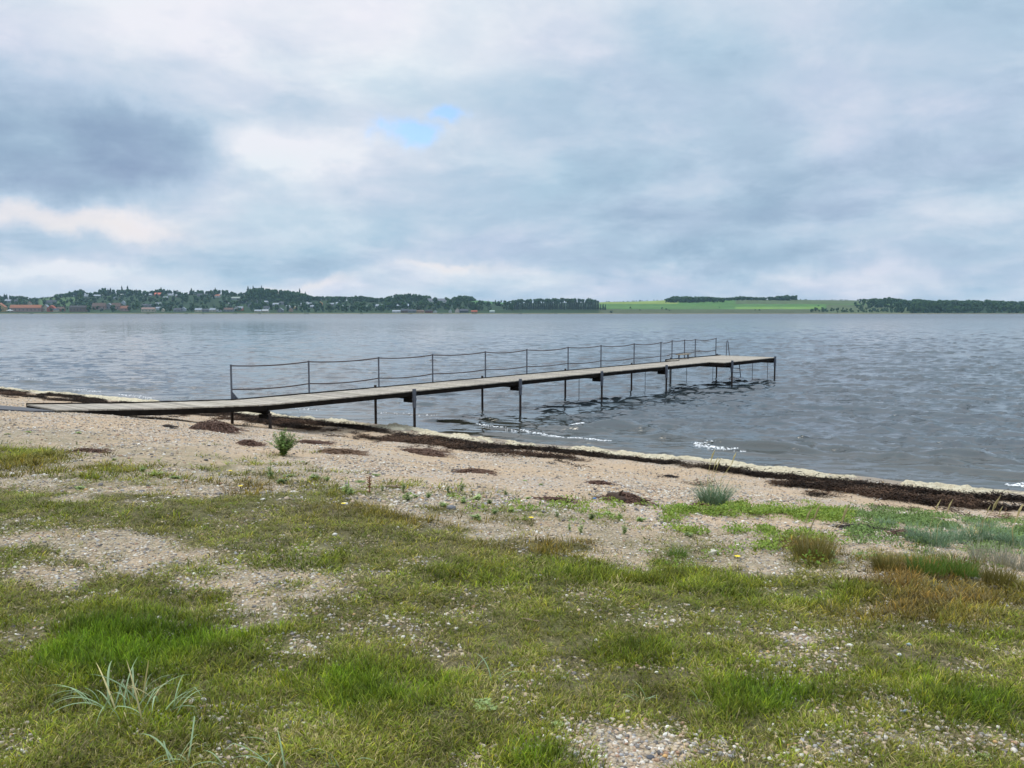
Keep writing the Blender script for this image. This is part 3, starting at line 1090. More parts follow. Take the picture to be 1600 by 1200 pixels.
pier = empty('bathing_pier', (0, 0, 0))
tag(pier, 'long narrow wooden bathing pier on steel piles with a rope railing along its far side', 'pier')


def deck(t0, t1, q0, q1):
    mb = MB()
    cols = []
    nb_ = max(1, int(round((t1 - t0) / 0.15)))
    st = (t1 - t0) / nb_
    for i in range(nb_):
        a, b2 = t0 + i * st + 0.004, t0 + (i + 1) * st - 0.004
        j = random.uniform(-0.003, 0.003)
        e0, e1 = random.uniform(-0.012, 0.012), random.uniform(-0.012, 0.012)
        za, zb = dz_at(a) + j, dz_at(b2) + j
        p = [pp(a, q0 + e0, za - 0.035), pp(b2, q0 + e0, zb - 0.035), pp(b2, q1 + e1, zb - 0.035), pp(a, q1 + e1, za - 0.035),
             pp(a, q0 + e0, za), pp(b2, q0 + e0, zb), pp(b2, q1 + e1, zb), pp(a, q1 + e1, za)]
        mb.hexa([p[i2] for i2 in (3, 2, 1, 0, 7, 6, 5, 4)])
        k = random.uniform(0.68, 1.15)
        cols.append((k, k * random.uniform(0.97, 1.0), k * random.uniform(0.93, 1.0)))
    o = mb.build('deck_boards', m_deck, pier)
    o['kind'] = 'stuff'
    ca_ = o.data.color_attributes.new('board', 'FLOAT_COLOR', 'CORNER')
    dat = np.ones((len(o.data.loops), 4), np.float32)
    lp = np.repeat(np.array(cols, np.float32), 24, 0)
    dat[:, :3] = lp
    ca_.data.foreach_set('color', dat.ravel())
    return o


def bar(t0, t1, q, w, ztop, h, name, m):
    """a beam lying along the pier, following the deck level"""
    mb = MB()
    p = []
    for zz in (-h, 0):
        for tt, qq in ((t0, q - w / 2), (t0, q + w / 2), (t1, q + w / 2), (t1, q - w / 2)):
            p.append(pp(tt, qq, dz_at(tt) + ztop + zz))
    mb.hexa(p)
    return mb.build(name, m, pier)


def cross(tc_, q0, q1, w, ztop, h, name, m):
    mb = MB()
    p = []
    for zz in (-h, 0):
        for tt, qq in ((tc_ - w / 2, q0), (tc_ - w / 2, q1), (tc_ + w / 2, q1), (tc_ + w / 2, q0)):
            p.append(pp(tt, qq, dz_at(tt) + ztop + zz))
    mb.hexa(p)
    return mb.build(name, m, pier)


BENTS = [0.0, 5.66, 11.3, 16.95, 22.6]
spans = [-5.74, -3.2] + BENTS + [27.35]
for a, b2 in zip(spans[:-1], spans[1:]):
    deck(a, b2, 0.0, 1.8)
    for q in (0.06, 0.9, 1.765):
        bar(a + 0.004, b2 - 0.004, q, 0.06, -0.039, 0.145, 'stringer', m_beam)
    bar(a + 0.004, b2 - 0.004, -0.035, 0.045, 0.030, 0.12, 'edge_board', m_beam)
T0, T1, Q0, Q1 = 27.36, 34.1, -0.88, 2.68
deck(T0, T1, Q0, Q1)
for q in (Q0 + 0.05, 0.1, 0.9, 1.7, Q1 - 0.035):
    bar(T0 + 0.06, T1 - 0.06, q, 0.06, -0.039, 0.17, 'stringer', m_beam)
for tt in (T0 + 0.028, T1 - 0.028):
    cross(tt, Q0 + 0.02, Q1 - 0.005, 0.05, -0.039, 0.18, 'end_beam', m_beam)
bar(T0, T1, Q0 - 0.03, 0.045, 0.045, 0.14, 'edge_board', m_beam)


def pile(t_, q, top, bottom=-1.6, r=0.046, sleeve=True):
    mb = MB()
    mb.tube([pp(t_, q, bottom), pp(t_, q, top)], r, 10)
    o = mb.build('pile', m_pile, pier, smooth=False)
    if sleeve:
        s = MB()
        s.tube([pp(t_, q, top - 0.62), pp(t_, q, top + 0.02)], r + 0.018, 10)
        s.tube([pp(t_, q, top - 0.36), pp(t_, q, top - 0.30)], r + 0.035, 10)
        s.build('clamp', m_steel, o)
    return o


for t_ in BENTS:
    lowg = -1.6
    pile(t_ + 0.0, -0.12, DZ + (0.09 if t_ > 0 else -0.3), lowg, sleeve=False)
    pile(t_ + 0.0, 1.90, DZ + (0.05 if t_ > 0 else -0.24), lowg, sleeve=t_ > 0)
    cross(t_, -0.07, 1.85, 0.09, -0.188, 0.10, 'cross_beam', m_beam)
    mb = MB()                                        # square bearing block where the beam meets the near pile
    p = []
    for zz in (-0.40, -0.292):
        for tt, qq in ((t_ - 0.06, 1.42), (t_ - 0.06, 1.83), (t_ + 0.06, 1.83), (t_ + 0.06, 1.42)):
            p.append(pp(tt, qq, DZ + zz))
    mb.hexa(p)
    mb.build('bearing_block', m_beam, pier)
for t_ in (28.1, 33.75):
    pile(t_, Q0 - 0.10, DZ + 0.09, -1.8)
    pile(t_, Q1 + 0.07, DZ + 0.06, -1.8)
    cross(t_, Q0 - 0.05, Q1 + 0.02, 0.09, -0.215, 0.10, 'cross_beam', m_beam)
for t_, q in ((18.0, -0.1), (23.9, -0.1), (26.4, -0.1), (29.9, -0.95), (33.2, -0.95), (33.0, 1.7), (34.0, 2.2)):
    mb = MB()
    mb.tube([pp(t_, q, -1.2), pp(t_, q, DZ - 0.06)], 0.014, 6)
    mb.build('thin_rod', m_pile, pier)

RP = [(2.83 * i, -0.11) for i in range(10)] + [(28.2, Q0 - 0.10), (29.65, Q0 - 0.10), (30.95, Q0 - 0.10), (33.6, Q0 - 0.10)]
RP[0] = (0.05, -0.19)
for i, (t_, q) in enumerate(RP):
    mb = MB()
    base = DZ - 0.25
    if i % 2 == 0 and i < 10 and i > 0:
        t_ += 0.16
        RP[i] = (t_, q)
    mb.tube([pp(t_, q, base), pp(t_, q, DZ + 1.08)], 0.030, 8)
    mb.tube([pp(t_, q, DZ + 1.06), pp(t_, q, DZ + 1.085)], 0.036, 8)
    o = mb.build('rail_post', m_steel, pier)
    if i == 0:
        k = MB()
        a, c_, d_ = pp(t_ + 0.03, q, DZ + 0.02), pp(t_ + 0.22, q, DZ + 0.02), pp(t_ + 0.03, q, DZ + 0.24)
        off = NEAR * 0.02
        k.add([a, c_, d_, a + off, c_ + off, d_ + off], [(0, 1, 2), (5, 4, 3), (0, 3, 4, 1), (1, 4, 5, 2), (2, 5, 3, 0)])
        k.build('base_bracket', m_steel, o)
for i in range(len(RP) - 1):
    (ta, qa), (tb, qb) = RP[i], RP[i + 1]
    for h_ in (1.05, 0.33):
        sag = (0.060 if h_ > 1 else 0.042) * random.uniform(0.7, 1.3) * min(1, abs(tb - ta) / 2.8)
        pts = []
        for k in range(13):
            f = k / 12
            pts.append(pp(ta + (tb - ta) * f, qa + (qb - qa) * f, DZ + h_ - sag * 4 * f * (1 - f) - 0.01 * math.sin(f * 3.1)))
        mb = MB()
        mb.tube(pts, 0.020, 6)
        mb.build('rope', m_rope, pier)

# bench on the platform, between two rail posts
bench = empty('bench', (0, 0, 0))
bench.parent = pier
mb = MB()
for q in (-0.72, -0.56):
    p = []
    for zz in (0.25, 0.29):
        for tt, qq in ((28.27, q - 0.07), (28.27, q + 0.07), (29.58, q + 0.07), (29.58, q - 0.07)):
            p.append(pp(tt, qq, DZ + zz))
    mb.hexa(p)
mb.build('seat', m_bench, bench)
for tt in (28.4, 29.45):
    mb = MB()
    p = []
    for zz in (0.0, 0.247):
        for t2, qq in ((tt - 0.02, -0.68), (tt - 0.02, -0.60), (tt + 0.02, -0.60), (tt + 0.02, -0.68)):
            p.append(pp(t2, qq, DZ + zz))
    mb.hexa(p)
    mb.build('leg', m_steel, bench)

# bathing ladder on the end edge
ladder = empty('bathing_ladder', (0, 0, 0))
ladder.parent = pier
LQ = (-0.38, 0.22)
for q in LQ:
    mb = MB()
    pts = [pp(T1 - 0.30, q, DZ), pp(T1 - 0.30, q, DZ + 0.80), pp(T1 - 0.27, q, DZ + 0.90), pp(T1 - 0.19, q, DZ + 0.93), pp(T1 - 0.12, q, DZ + 0.88),
           pp(T1 + 0.14, q, DZ + 0.0), pp(T1 + 0.75, q, -0.9)]
    mb.tube(pts if q < 0 else [pp(T1 + 0.10, q, DZ + 0.04)] + pts[5:], 0.026, 8)
    mb.build('stile', m_steel, ladder)
for k in range(6):
    z = DZ - 0.25 - k * 0.27
    tt = T1 + 0.14 + (DZ - z) * (0.61 / (DZ + 0.9))
    mb = MB()
    mb.box(tuple(pp(tt, (LQ[0] + LQ[1]) / 2, z)), (0.09, LQ[1] - LQ[0], 0.035), PIER_RZ)
    mb.build('rung', m_steel, ladder)

# grey rubber mat leading to the pier
mb = MB()
N_ = 8
m_mat = plain('grey_rubber', (0.085, 0.088, 0.098), 0.85, 0.2, 9, bump=0.3)
ts_ = np.linspace(-9.4, -5.78, N_)
for i in range(N_ - 1):
    p = []
    for zz in (-0.02, 0.02):
        for tt, qq in ((ts_[i], 0.0), (ts_[i], 1.75), (ts_[i + 1], 1.75), (ts_[i + 1], 0.0)):
            g_p = pp(tt, qq, 0)
            p.append((g_p.x, g_p.y, gz(g_p.x, g_p.y) + 0.025 + zz))
    mb.hexa(p)
o = mb.build('rubber_mat', m_mat)
tag(o, 'dark grey flat mat lying on the sand at the landward end of the pier', 'mat')

# ------------------------------------------------------------------ heaps of seaweed and driftwood
m_heap = plain('brown_seaweed', (0.125, 0.068, 0.042), 0.8, 0.6, 9, objvar=0.2)
m_heap2 = plain('dark_seaweed', (0.030, 0.020, 0.014), 0.7, 0.6, 9, objvar=0.2)
HEAPS = [
    (332, 673, 92, 26, 'biggest brown seaweed heap, piled beside the first pier piles', 0),
    (387, 695, 46, 13, 'low brown seaweed heap between the pier and the leafy green bush', 0),
    (525, 708, 74, 8, 'flat brown seaweed heap just right of the leafy green bush', 0),
    (482, 693, 60, 6, 'thin brown seaweed streak behind the leafy green bush', 0),
    (655, 708, 84, 8, 'flat reddish brown seaweed heap in mid beach below the dark tide line', 0),
    (936, 757, 44, 9, 'small reddish seaweed heap with a green sprig growing on top', 0),
    (975, 782, 66, 20, 'dark brown seaweed heap beside the piece of driftwood', 0),
    (866, 784, 58, 5, 'flat reddish seaweed patch left of the driftwood', 0),
    (1095, 792, 44, 9, 'small dark seaweed heap at the foot of the blue green tussock', 0),
    (1416, 838, 52, 16, 'reddish brown seaweed heap against the marram grass on the right', 0),
    (1350, 828, 70, 6, 'thin dark seaweed streak left of the marram grass', 1),
    (262, 667, 26, 6, 'small black seaweed clump under the landward part of the pier', 1),
    (742, 738, 56, 4, 'thin reddish seaweed streak on the pebbles in mid beach', 0),
    (135, 706, 56, 6, 'flat faded seaweed patch beside the grass on the left', 0),
    (1046, 745, 22, 5, 'small dark seaweed clump on bare sand left of the blue green tussock', 1),
]
for i, (px, py, w, h, lab, dk) in enumerate(HEAPS):
    p = on_ground(px, py)
    d = p.y / F
    W_, H_ = w * d * 0.5, max(0.04, h * d * 0.62)
    nst = int(120 + 900 * W_)
    me = weed_mesh('seaweed_heap', nst, 1.0, H_ / max(W_, 0.01) * 1.0, 0.014 / W_, 0.34 / W_ * min(1, W_ * 2.2), 300 + i, m_heap2 if dk else m_heap, True)
    # a solid core so that the heap is not seen through
    core_v, core_f = [], []
    for a in range(5):
        rr = 0.86 * (1 - a / 4) if a < 4 else 0
        for k in range(12):
            th = k * math.pi / 6
            core_v.append((rr * math.cos(th), rr * math.sin(th), (1 - rr * rr / 0.74) * H_ / W_ * 0.7 - 0.05))
    for a in range(4):
        for k in range(12):
            k2 = (k + 1) % 12
            core_f.append((a * 12 + k, a * 12 + k2, (a + 1) * 12 + k2, (a + 1) * 12 + k))
    n0 = len(me.vertices)
    vv = [tuple(v_.co) for v_ in me.vertices] + core_v
    ff = [tuple(q_.vertices) for q_ in me.polygons] + [tuple(x + n0 for x in q_) for q_ in core_f]
    me2 = mesh_from('seaweed_heap', vv, ff, [m_heap2 if dk else m_heap])
    o = link('seaweed_heap', me2)
    o.location = p
    o.scale = (W_, W_ * 0.75, W_)
    o.rotation_euler = (0, 0, math.atan2(SL[1], SL[0]))
    tag(o, lab, 'seaweed heap', 'seaweed heaps on the beach')

m_drift = plain('pale_driftwood', (0.30, 0.22, 0.15), 0.85, 0.5, 14, bump=0.5)
m_bark = plain('dark_bark', (0.055, 0.035, 0.024), 0.9, 0.4, 20, bump=0.6)


def driftwood(pa, pb, r, label, m2):
    a, b2 = on_ground(*pa), on_ground(*pb)
    o = empty('driftwood', a)
    pts, rs = [], []
    for k in range(9):
        f = k / 8
        v_ = (b2 - a) * f
        pts.append(v_ + Vector((0, 0, r * 0.7 + 0.25 * r * math.sin(f * 5))))
        rs.append(r * (0.55 + 0.5 * math.sin(0.4 + f * 2.4)))
    mb = MB()
    mb.tube(pts, rs, 9)
    mb.build('log', m2, o, smooth=True)
    mb = MB()
    c_ = pts[5]
    mb.tube([c_, c_ + Vector((0.02, -0.03, r * 1.6)), c_ + Vector((0.05, -0.04, r * 2.2))], [r * 0.4, r * 0.3, r * 0.15], 6)
    mb.build('snag', m2, o, smooth=True)
    tag(o, label, 'driftwood')
    return o


driftwood((951, 779), (976, 786), 0.05, 'short chunk of driftwood with a dark underside beside a seaweed heap', m_bark)
driftwood((1452, 768), (1472, 781), 0.012, 'thin pale stick lying across the dark tide line on the right', m_drift)
driftwood((813, 968), (842, 973), 0.006, 'thin straw coloured twig lying in the short turf', m_drift)
driftwood((602, 762), (628, 763), 0.018, 'bleached flat stick on the sand among the small weeds', m_drift)

# single stones large enough to tell apart
STN = [(1414, 1114, 13, 'bluish grey stone in the dry turf at lower right', (0.20, 0.25, 0.30)),
       (1449, 1138, 14, 'cream yellow stone lying in straw near the bottom right', (0.62, 0.52, 0.30)),
       (1420, 1011, 10, 'pale blue grey stone right of the white pebble patch', (0.36, 0.42, 0.46)),
       (1405, 1025, 10, 'white rounded stone at the right end of the pebble strip', (0.70, 0.69, 0.66)),
       (1328, 1012, 14, 'flat white stone in a gap of the turf on the right', (0.66, 0.63, 0.56)),
       (1262, 1149, 9, 'small white stone on the bare gravel below the lush tuft', (0.72, 0.70, 0.66)),
       (1227, 1182, 14, 'large pale stone at the bottom edge of the gravel patch', (0.62, 0.58, 0.50)),
       (1232, 1169, 9, 'orange stone just above the large pale stone', (0.58, 0.26, 0.08)),
       (1016, 1186, 15, 'dark grey stone at the bottom of the gravel patch', (0.085, 0.088, 0.10)),
       (1039, 1186, 12, 'orange tan stone beside the dark grey one', (0.60, 0.36, 0.14)),
       (1040, 1150, 15, 'long white stone in the middle of the gravel patch', (0.70, 0.67, 0.60)),
       (978, 1115, 12, 'white stone at the top of the gravel patch', (0.70, 0.66, 0.58)),
       (963, 1106, 11, 'peach coloured stone at the top of the gravel patch', (0.60, 0.38, 0.20)),
       (1054, 1126, 10, 'dark slate stone in the gravel beside white pebbles', (0.10, 0.11, 0.12)),
       (1116, 1114, 9, 'white stone at the foot of the thin blue green leaves', (0.74, 0.72, 0.68)),
       (880, 1063, 10, 'blue grey stone at the left edge of the central gravel', (0.27, 0.30, 0.34)),
       (376, 1134, 7, 'tiny white stone in bare soil at lower left', (0.76, 0.75, 0.72)),
       (538, 789, 12, 'white stone cluster piece with a yellow flower in front', (0.72, 0.70, 0.66)),
       (523, 837, 9, 'pale stone standing in the grass band at mid left', (0.66, 0.62, 0.55)),
       (706, 796, 17, 'dark grey rounded stone among the small weeds', (0.17, 0.17, 0.18)),
       (1113, 866, 19, 'large pale flat stone beside the bright green tuft', (0.60, 0.55, 0.45)),
       (411, 782, 10, 'white stone at the edge of the turf left of centre', (0.68, 0.64, 0.58)),
       (1553, 921, 14, 'dark brown stone in the reddish grass at far right', (0.07, 0.05, 0.04)),
       (928, 780, 8, 'small blue scrap among the pebbles left of the driftwood', (0.10, 0.20, 0.42)),
       (322, 720, 9, 'dark grey stone alone on the sand at left', (0.12, 0.115, 0.11)),
       (880, 815, 9, 'dark stone beside the yellow flower at the grass edge', (0.10, 0.09, 0.085))]
for i, (px, py, w, lab, colr) in enumerate(STN):
    p = on_ground(px, py)
    me = pebble(400 + i)
    me.name = 'stone'
    me.materials.append(plain('stone_%s' % i, colr, 0.8, 0.22, 7))
    o = link('stone', me)
    s = w * p.y / F
    o.location = (p.x, p.y, p.z + s * 0.14)
    o.scale = (s, s * 0.9, s * 0.9)
    o.rotation_euler = (random.uniform(-0.2, 0.2), random.uniform(-0.2, 0.2), random.uniform(0, 0.6))
    tag(o, lab, 'stone' if 'scrap' not in lab else 'scrap')

# ------------------------------------------------------------------ plants
m_marram = leafy('marram_leaf', (0.30, 0.40, 0.22), var=0.25, scale=2, trans=0.2, objvar=0.25)
m_marram_d = leafy('marram_dry', (0.50, 0.42, 0.20), var=0.25, scale=2, trans=0.2, objvar=0.2)
m_blue = leafy('blue_green_leaf', (0.175, 0.265, 0.150), var=0.3, scale=4, trans=0.2)
m_greyd = leafy('grey_dead_stalk', (0.34, 0.33, 0.25), var=0.3, scale=4, trans=0.1)
m_rusty = leafy('olive_grass', (0.185, 0.160, 0.040), var=0.35, scale=4, trans=0.25)
m_lushg = leafy('lush_grass', (0.12, 0.20, 0.03), var=0.3, scale=4, trans=0.3)
m_bush = leafy('bush_leaf', (0.20, 0.31, 0.085), var=0.5, scale=7, trans=0.25)
m_stem = plain('green_stem', (0.13, 0.15, 0.05), 0.8)
m_weedl = leafy('weed_leaf', (0.36, 0.46, 0.18), var=0.3, scale=9, trans=0.25, objvar=0.3)
m_yellow = plain('yellow_petals', (0.80, 0.62, 0.03), 0.6, 0.1)


def leaf_mesh(L, w, th, droop, tw, seed):
    """one long folded grass leaf growing up along z and arching over to +x"""
    g = np.random.default_rng(seed)
    V, Fc = [], []
    x = z = 0.0
    y = 0.0
    segs = 9
    kink = g.random() < 0.35
    for i in range(segs + 1):
        f = i / segs
        ww = w * (0.75 + 0.5 * f) * (1 - f ** 2.2) * 0.5
        ang = th + droop * f ** 1.3 + (0.9 if kink and f > 0.6 else 0.0)
        nx_, nz_ = math.cos(ang), -math.sin(ang)
        fold = 0.35 * ww
        V += [(x + nx_ * fold, y - ww, z - nz_ * fold), (x, y, z), (x + nx_ * fold, y + ww, z - nz_ * fold)]
        st = L / segs
        x += math.sin(ang) * st
        z += math.cos(ang) * st
        y += tw * f * st
    for i in range(segs):
        q = 3 * i
        Fc += [(q, q + 1, q + 4, q + 3), (q + 1, q + 2, q + 5, q + 4)]
    return mesh_from('leaf', V, Fc, [])


LEAFPOOL = []
for i in range(14):
    LEAFPOOL.append(leaf_mesh(1.0, random.uniform(0.028, 0.044), random.uniform(0.25, 0.75), random.uniform(1.0, 2.0), random.uniform(-0.25, 0.25), 500 + i))
LEAF_G = []
for me in LEAFPOOL:
    a = me.copy(); a.materials.append(m_marram)
    b2 = me.copy(); b2.materials.append(m_marram_d)
    LEAF_G.append((a, b2))


def marram(px, py, n, Lpx, spread_px, label, dry=0.2, lean=(0, 6.283)):
    p = on_ground(px, py)
    d = p.y / F
    o = empty('marram_plant', p)
    tag(o, label, 'grass plant', 'single marram plants in the turf')
    for k in range(n):
        rr = spread_px * d * math.sqrt(random.random())
        a = random.uniform(0, 6.283)
        me = random.choice(LEAF_G)[1 if random.random() < dry else 0]
        lf = link('leaf', me, o)
        lf.location = (rr * math.cos(a), rr * math.sin(a), -0.01)
        L = Lpx * d * random.uniform(0.55, 1.2)
        lf.scale = (L, L * random.uniform(0.7, 1.1), L)
        lf.rotation_euler = (random.uniform(-0.25, 0.25), random.uniform(-0.2, 0.25), random.uniform(*lean))
    return o


marram(215, 1112, 34, 100, 56, 'largest blue green marram plant with arching leaves at lower left')
marram(150, 1104, 7, 80, 14, 'marram shoots leaning left of the largest marram plant', 0.1, (2.2, 4.0))
marram(265, 1118, 9, 92, 16, 'marram shoots leaning right of the largest marram plant', 0.3, (-0.9, 0.9))
marram(288, 1200, 9, 110, 18, 'marram plant cut by the bottom edge left of centre', 0.15)
marram(440, 1204, 11, 110, 26, 'marram plant with drooping leaves at the bottom edge below the lush turf', 0.2)
marram(350, 1198, 2, 75, 4, 'single upright pale leaf between the two bottom edge marram plants', 0.0)
marram(535, 1196, 4, 80, 18, 'low flat blue green leaves at the bottom edge', 0.1)
marram(776, 1066, 7, 60, 8, 'thin marram plant beside the bare gravel in the middle foreground', 0.3)
marram(738, 1050, 3, 46, 5, 'two or three short blue green leaves left of the thin marram plant', 0.2)
marram(706, 1028, 4, 40, 10, 'flat blue green leaves on the pebbles above the lush turf', 0.3)
marram(1006, 1100, 9, 52, 10, 'upright pale green shoots in the gravel patch', 0.3)
marram(1098, 1112, 5, 42, 6, 'thin blue green leaves with a white stone at the foot', 0.2)
marram(1112, 1104, 3, 36, 4, 'short pale leaves right of the thin blue green ones', 0.4)
marram(1062, 898, 4, 26, 5, 'small pale blade group in the dark grass band', 0.3)
marram(1330, 872, 4, 40, 6, 'flat silvery leaves on bare sand right of the olive tussock', 0.2, (-0.5, 0.5))
marram(1485, 882, 5, 44, 8, 'thin silvery leaves in the dark grass below the marram', 0.3)


def tussock(name, px, py, wpx, hpx, n, mat, label, cat, lean=0.35, droop=0.7, width=0.005, group=None, stalks=0, seed=1):
    p = on_ground(px, py)
    d = p.y / F
    me = blade_mesh(name, n, hpx * d * 1.05, wpx * d * 0.33, lean, width, 5, mat, seed, droop)
    me.name = 'blades'
    o = empty(name, p)
    c_ = link('blades', me, o)
    if stalks:
        mb = MB()
        for k in range(stalks):
            a = random.uniform(0, 6.283)
            h = hpx * d * random.uniform(1.2, 1.6)
            x, y = 0.15 * wpx * d * math.cos(a), 0.15 * wpx * d * math.sin(a)
            top = Vector((x * 2.2 + 0.08, y * 2, h))
            mb.tube([(x, y, 0), (x * 1.4, y * 1.3, h * 0.6), top], [0.003, 0.0025, 0.002], 5)
            mb.tube([top, top + Vector((0.02, 0, 0.07)), top + Vector((0.05, 0, 0.13))], [0.004, 0.008, 0.002], 5)
        mb.build('seed_stalks', m_marram_d, o)
    tag(o, label, cat, group)
    return o


tussock('grass_tussock', 1114, 788, 66, 46, 420, m_blue, 'single blue green grass tussock standing alone on the open sand', 'grass tussock', 0.38, 0.7, 0.008, None, 6, 31)
tussock('grass_tussock', 1270, 872, 84, 46, 420, m_rusty, 'reddish olive grass tussock alone on the sand left of the marram', 'grass tussock', 0.25, 0.4, 0.004, None, 5, 32)
tussock('grass_tussock', 1058, 870, 44, 22, 220, m_lushg, 'bright green low tuft left of the large pale stone', 'grass tussock', 0.5, 0.8, 0.005, None, 0, 33)
MT = [(1432, 846, 50, 34, 'leftmost blue green marram clump beside the reddish seaweed heap'),
      (1462, 852, 56, 38, 'second marram clump from the left in the dune edge row'),
      (1492, 848, 60, 40, 'middle marram clump of the dune edge row on the right'),
      (1524, 846, 56, 40, 'marram clump right of the middle of the dune edge row'),
      (1556, 850, 56, 38, 'marram clump with bright tips near the right edge'),
      (1590, 856, 60, 34, 'rightmost marram clump at the picture edge'),
      (1385, 822, 46, 16, 'low green marram clump on the sand edge left of the row'),
      (1540, 826, 60, 18, 'low green marram clump behind the dune edge row')]
for i, (px, py, w, h, lab) in enumerate(MT):
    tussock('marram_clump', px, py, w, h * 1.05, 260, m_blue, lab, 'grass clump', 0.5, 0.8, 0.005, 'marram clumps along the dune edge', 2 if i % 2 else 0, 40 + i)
for i, (px, py, w, h, lab) in enumerate([(1530, 878, 46, 40, 'grey dead stalks in front of the marram row, left bunch'),
                                         (1566, 884, 46, 42, 'grey dead stalks in front of the marram row, middle bunch'),
                                         (1596, 892, 40, 40, 'grey dead stalks in front of the marram row at the picture edge'),
                                         (1470, 868, 60, 20, 'flattened silvery dead grass below the marram row')]):
    tussock('dead_grass', px, py, w, h, 150, m_greyd, lab, 'dead grass', 0.3 if i < 3 else 1.0, 0.25, 0.004, 'grey dead stalks in front of the marram', 0, 60 + i)
for i, (px, py, w, h, lab) in enumerate([(1385, 892, 60, 34, 'dark olive grass clump left of the deep green clump'),
                                         (1450, 896, 90, 38, 'deep green grass clump in front of the marram row'),
                                         (1500, 900, 80, 36, 'dark green grass clump with pale blades right of the deep green one'),
                                         (1560, 912, 70, 36, 'olive brown grass clump by the right picture edge')]):
    tussock('grass_clump', px, py, w, h, 380, m_lushg if i in (1, 2) else m_rusty, lab, 'grass clump', 0.25, 0.4, 0.0042, 'dark grass clumps below the marram', 0, 70 + i)


def leafy_plant(name, n_stems, h, spread, leaf, per, mat, seed, up=0.5):
    """weed with branching stems and many small leaves: two meshes"""
    g = np.random.default_rng(seed)
    ms = MB()
    LV, LF = [], []
    for s in range(n_stems):
        a = g.random() * 6.283
        out = spread * g.uniform(0.05, 1.0)
        ln = h * g.uniform(0.55, 1.1) * (1.1 - 0.45 * out / spread)
        pts = []
        for k in range(5):
            f = k / 4
            pts.append(Vector((math.cos(a) * out * f ** 1.2, math.sin(a) * out * f ** 1.2, ln * f ** (1 - 0.3 * up))))
        ms.tube(pts, [leaf * 0.09 * (1 - 0.7 * k / 4) for k in range(5)], 5)
        for q in range(per):
            f = g.uniform(0.03, 1.0)
            i = min(3, int(f * 4))
            c_ = pts[i].lerp(pts[i + 1], f * 4 - i)
            b_ = g.random() * 6.283
            L = leaf * g.uniform(0.6, 1.2) * (1.15 - 0.5 * f)
            el_ = g.uniform(-0.2, 0.9)
            d1 = Vector((math.cos(b_) * math.cos(el_), math.sin(b_) * math.cos(el_), math.sin(el_)))
            sd = Vector((-math.sin(b_), math.cos(b_), 0)) * L * 0.24
            up_ = d1.cross(sd).normalized() * L * 0.07
            n0 = len(LV)
            LV += [c_, c_ + d1 * L * 0.45 + sd + up_, c_ + d1 * L - Vector((0, 0, 0.1 * L)), c_ + d1 * L * 0.45 - sd + up_]
            LF += [(n0, n0 + 1, n0 + 2), (n0, n0 + 2, n0 + 3)]
    o = empty(name, (0, 0, 0))
    ms.build('stems', m_stem, o)
    link('leaves', mesh_from('leaves', LV, LF, [mat]), o)
    return o


p = on_ground(443, 712)
bush = leafy_plant('leafy_bush', 70, 42 * p.y / F, 34 * p.y / F, 0.058, 28, m_bush, 77)
bush.location = p
tag(bush, 'leafy green bush growing alone on the pebble beach below the pier', 'bush')

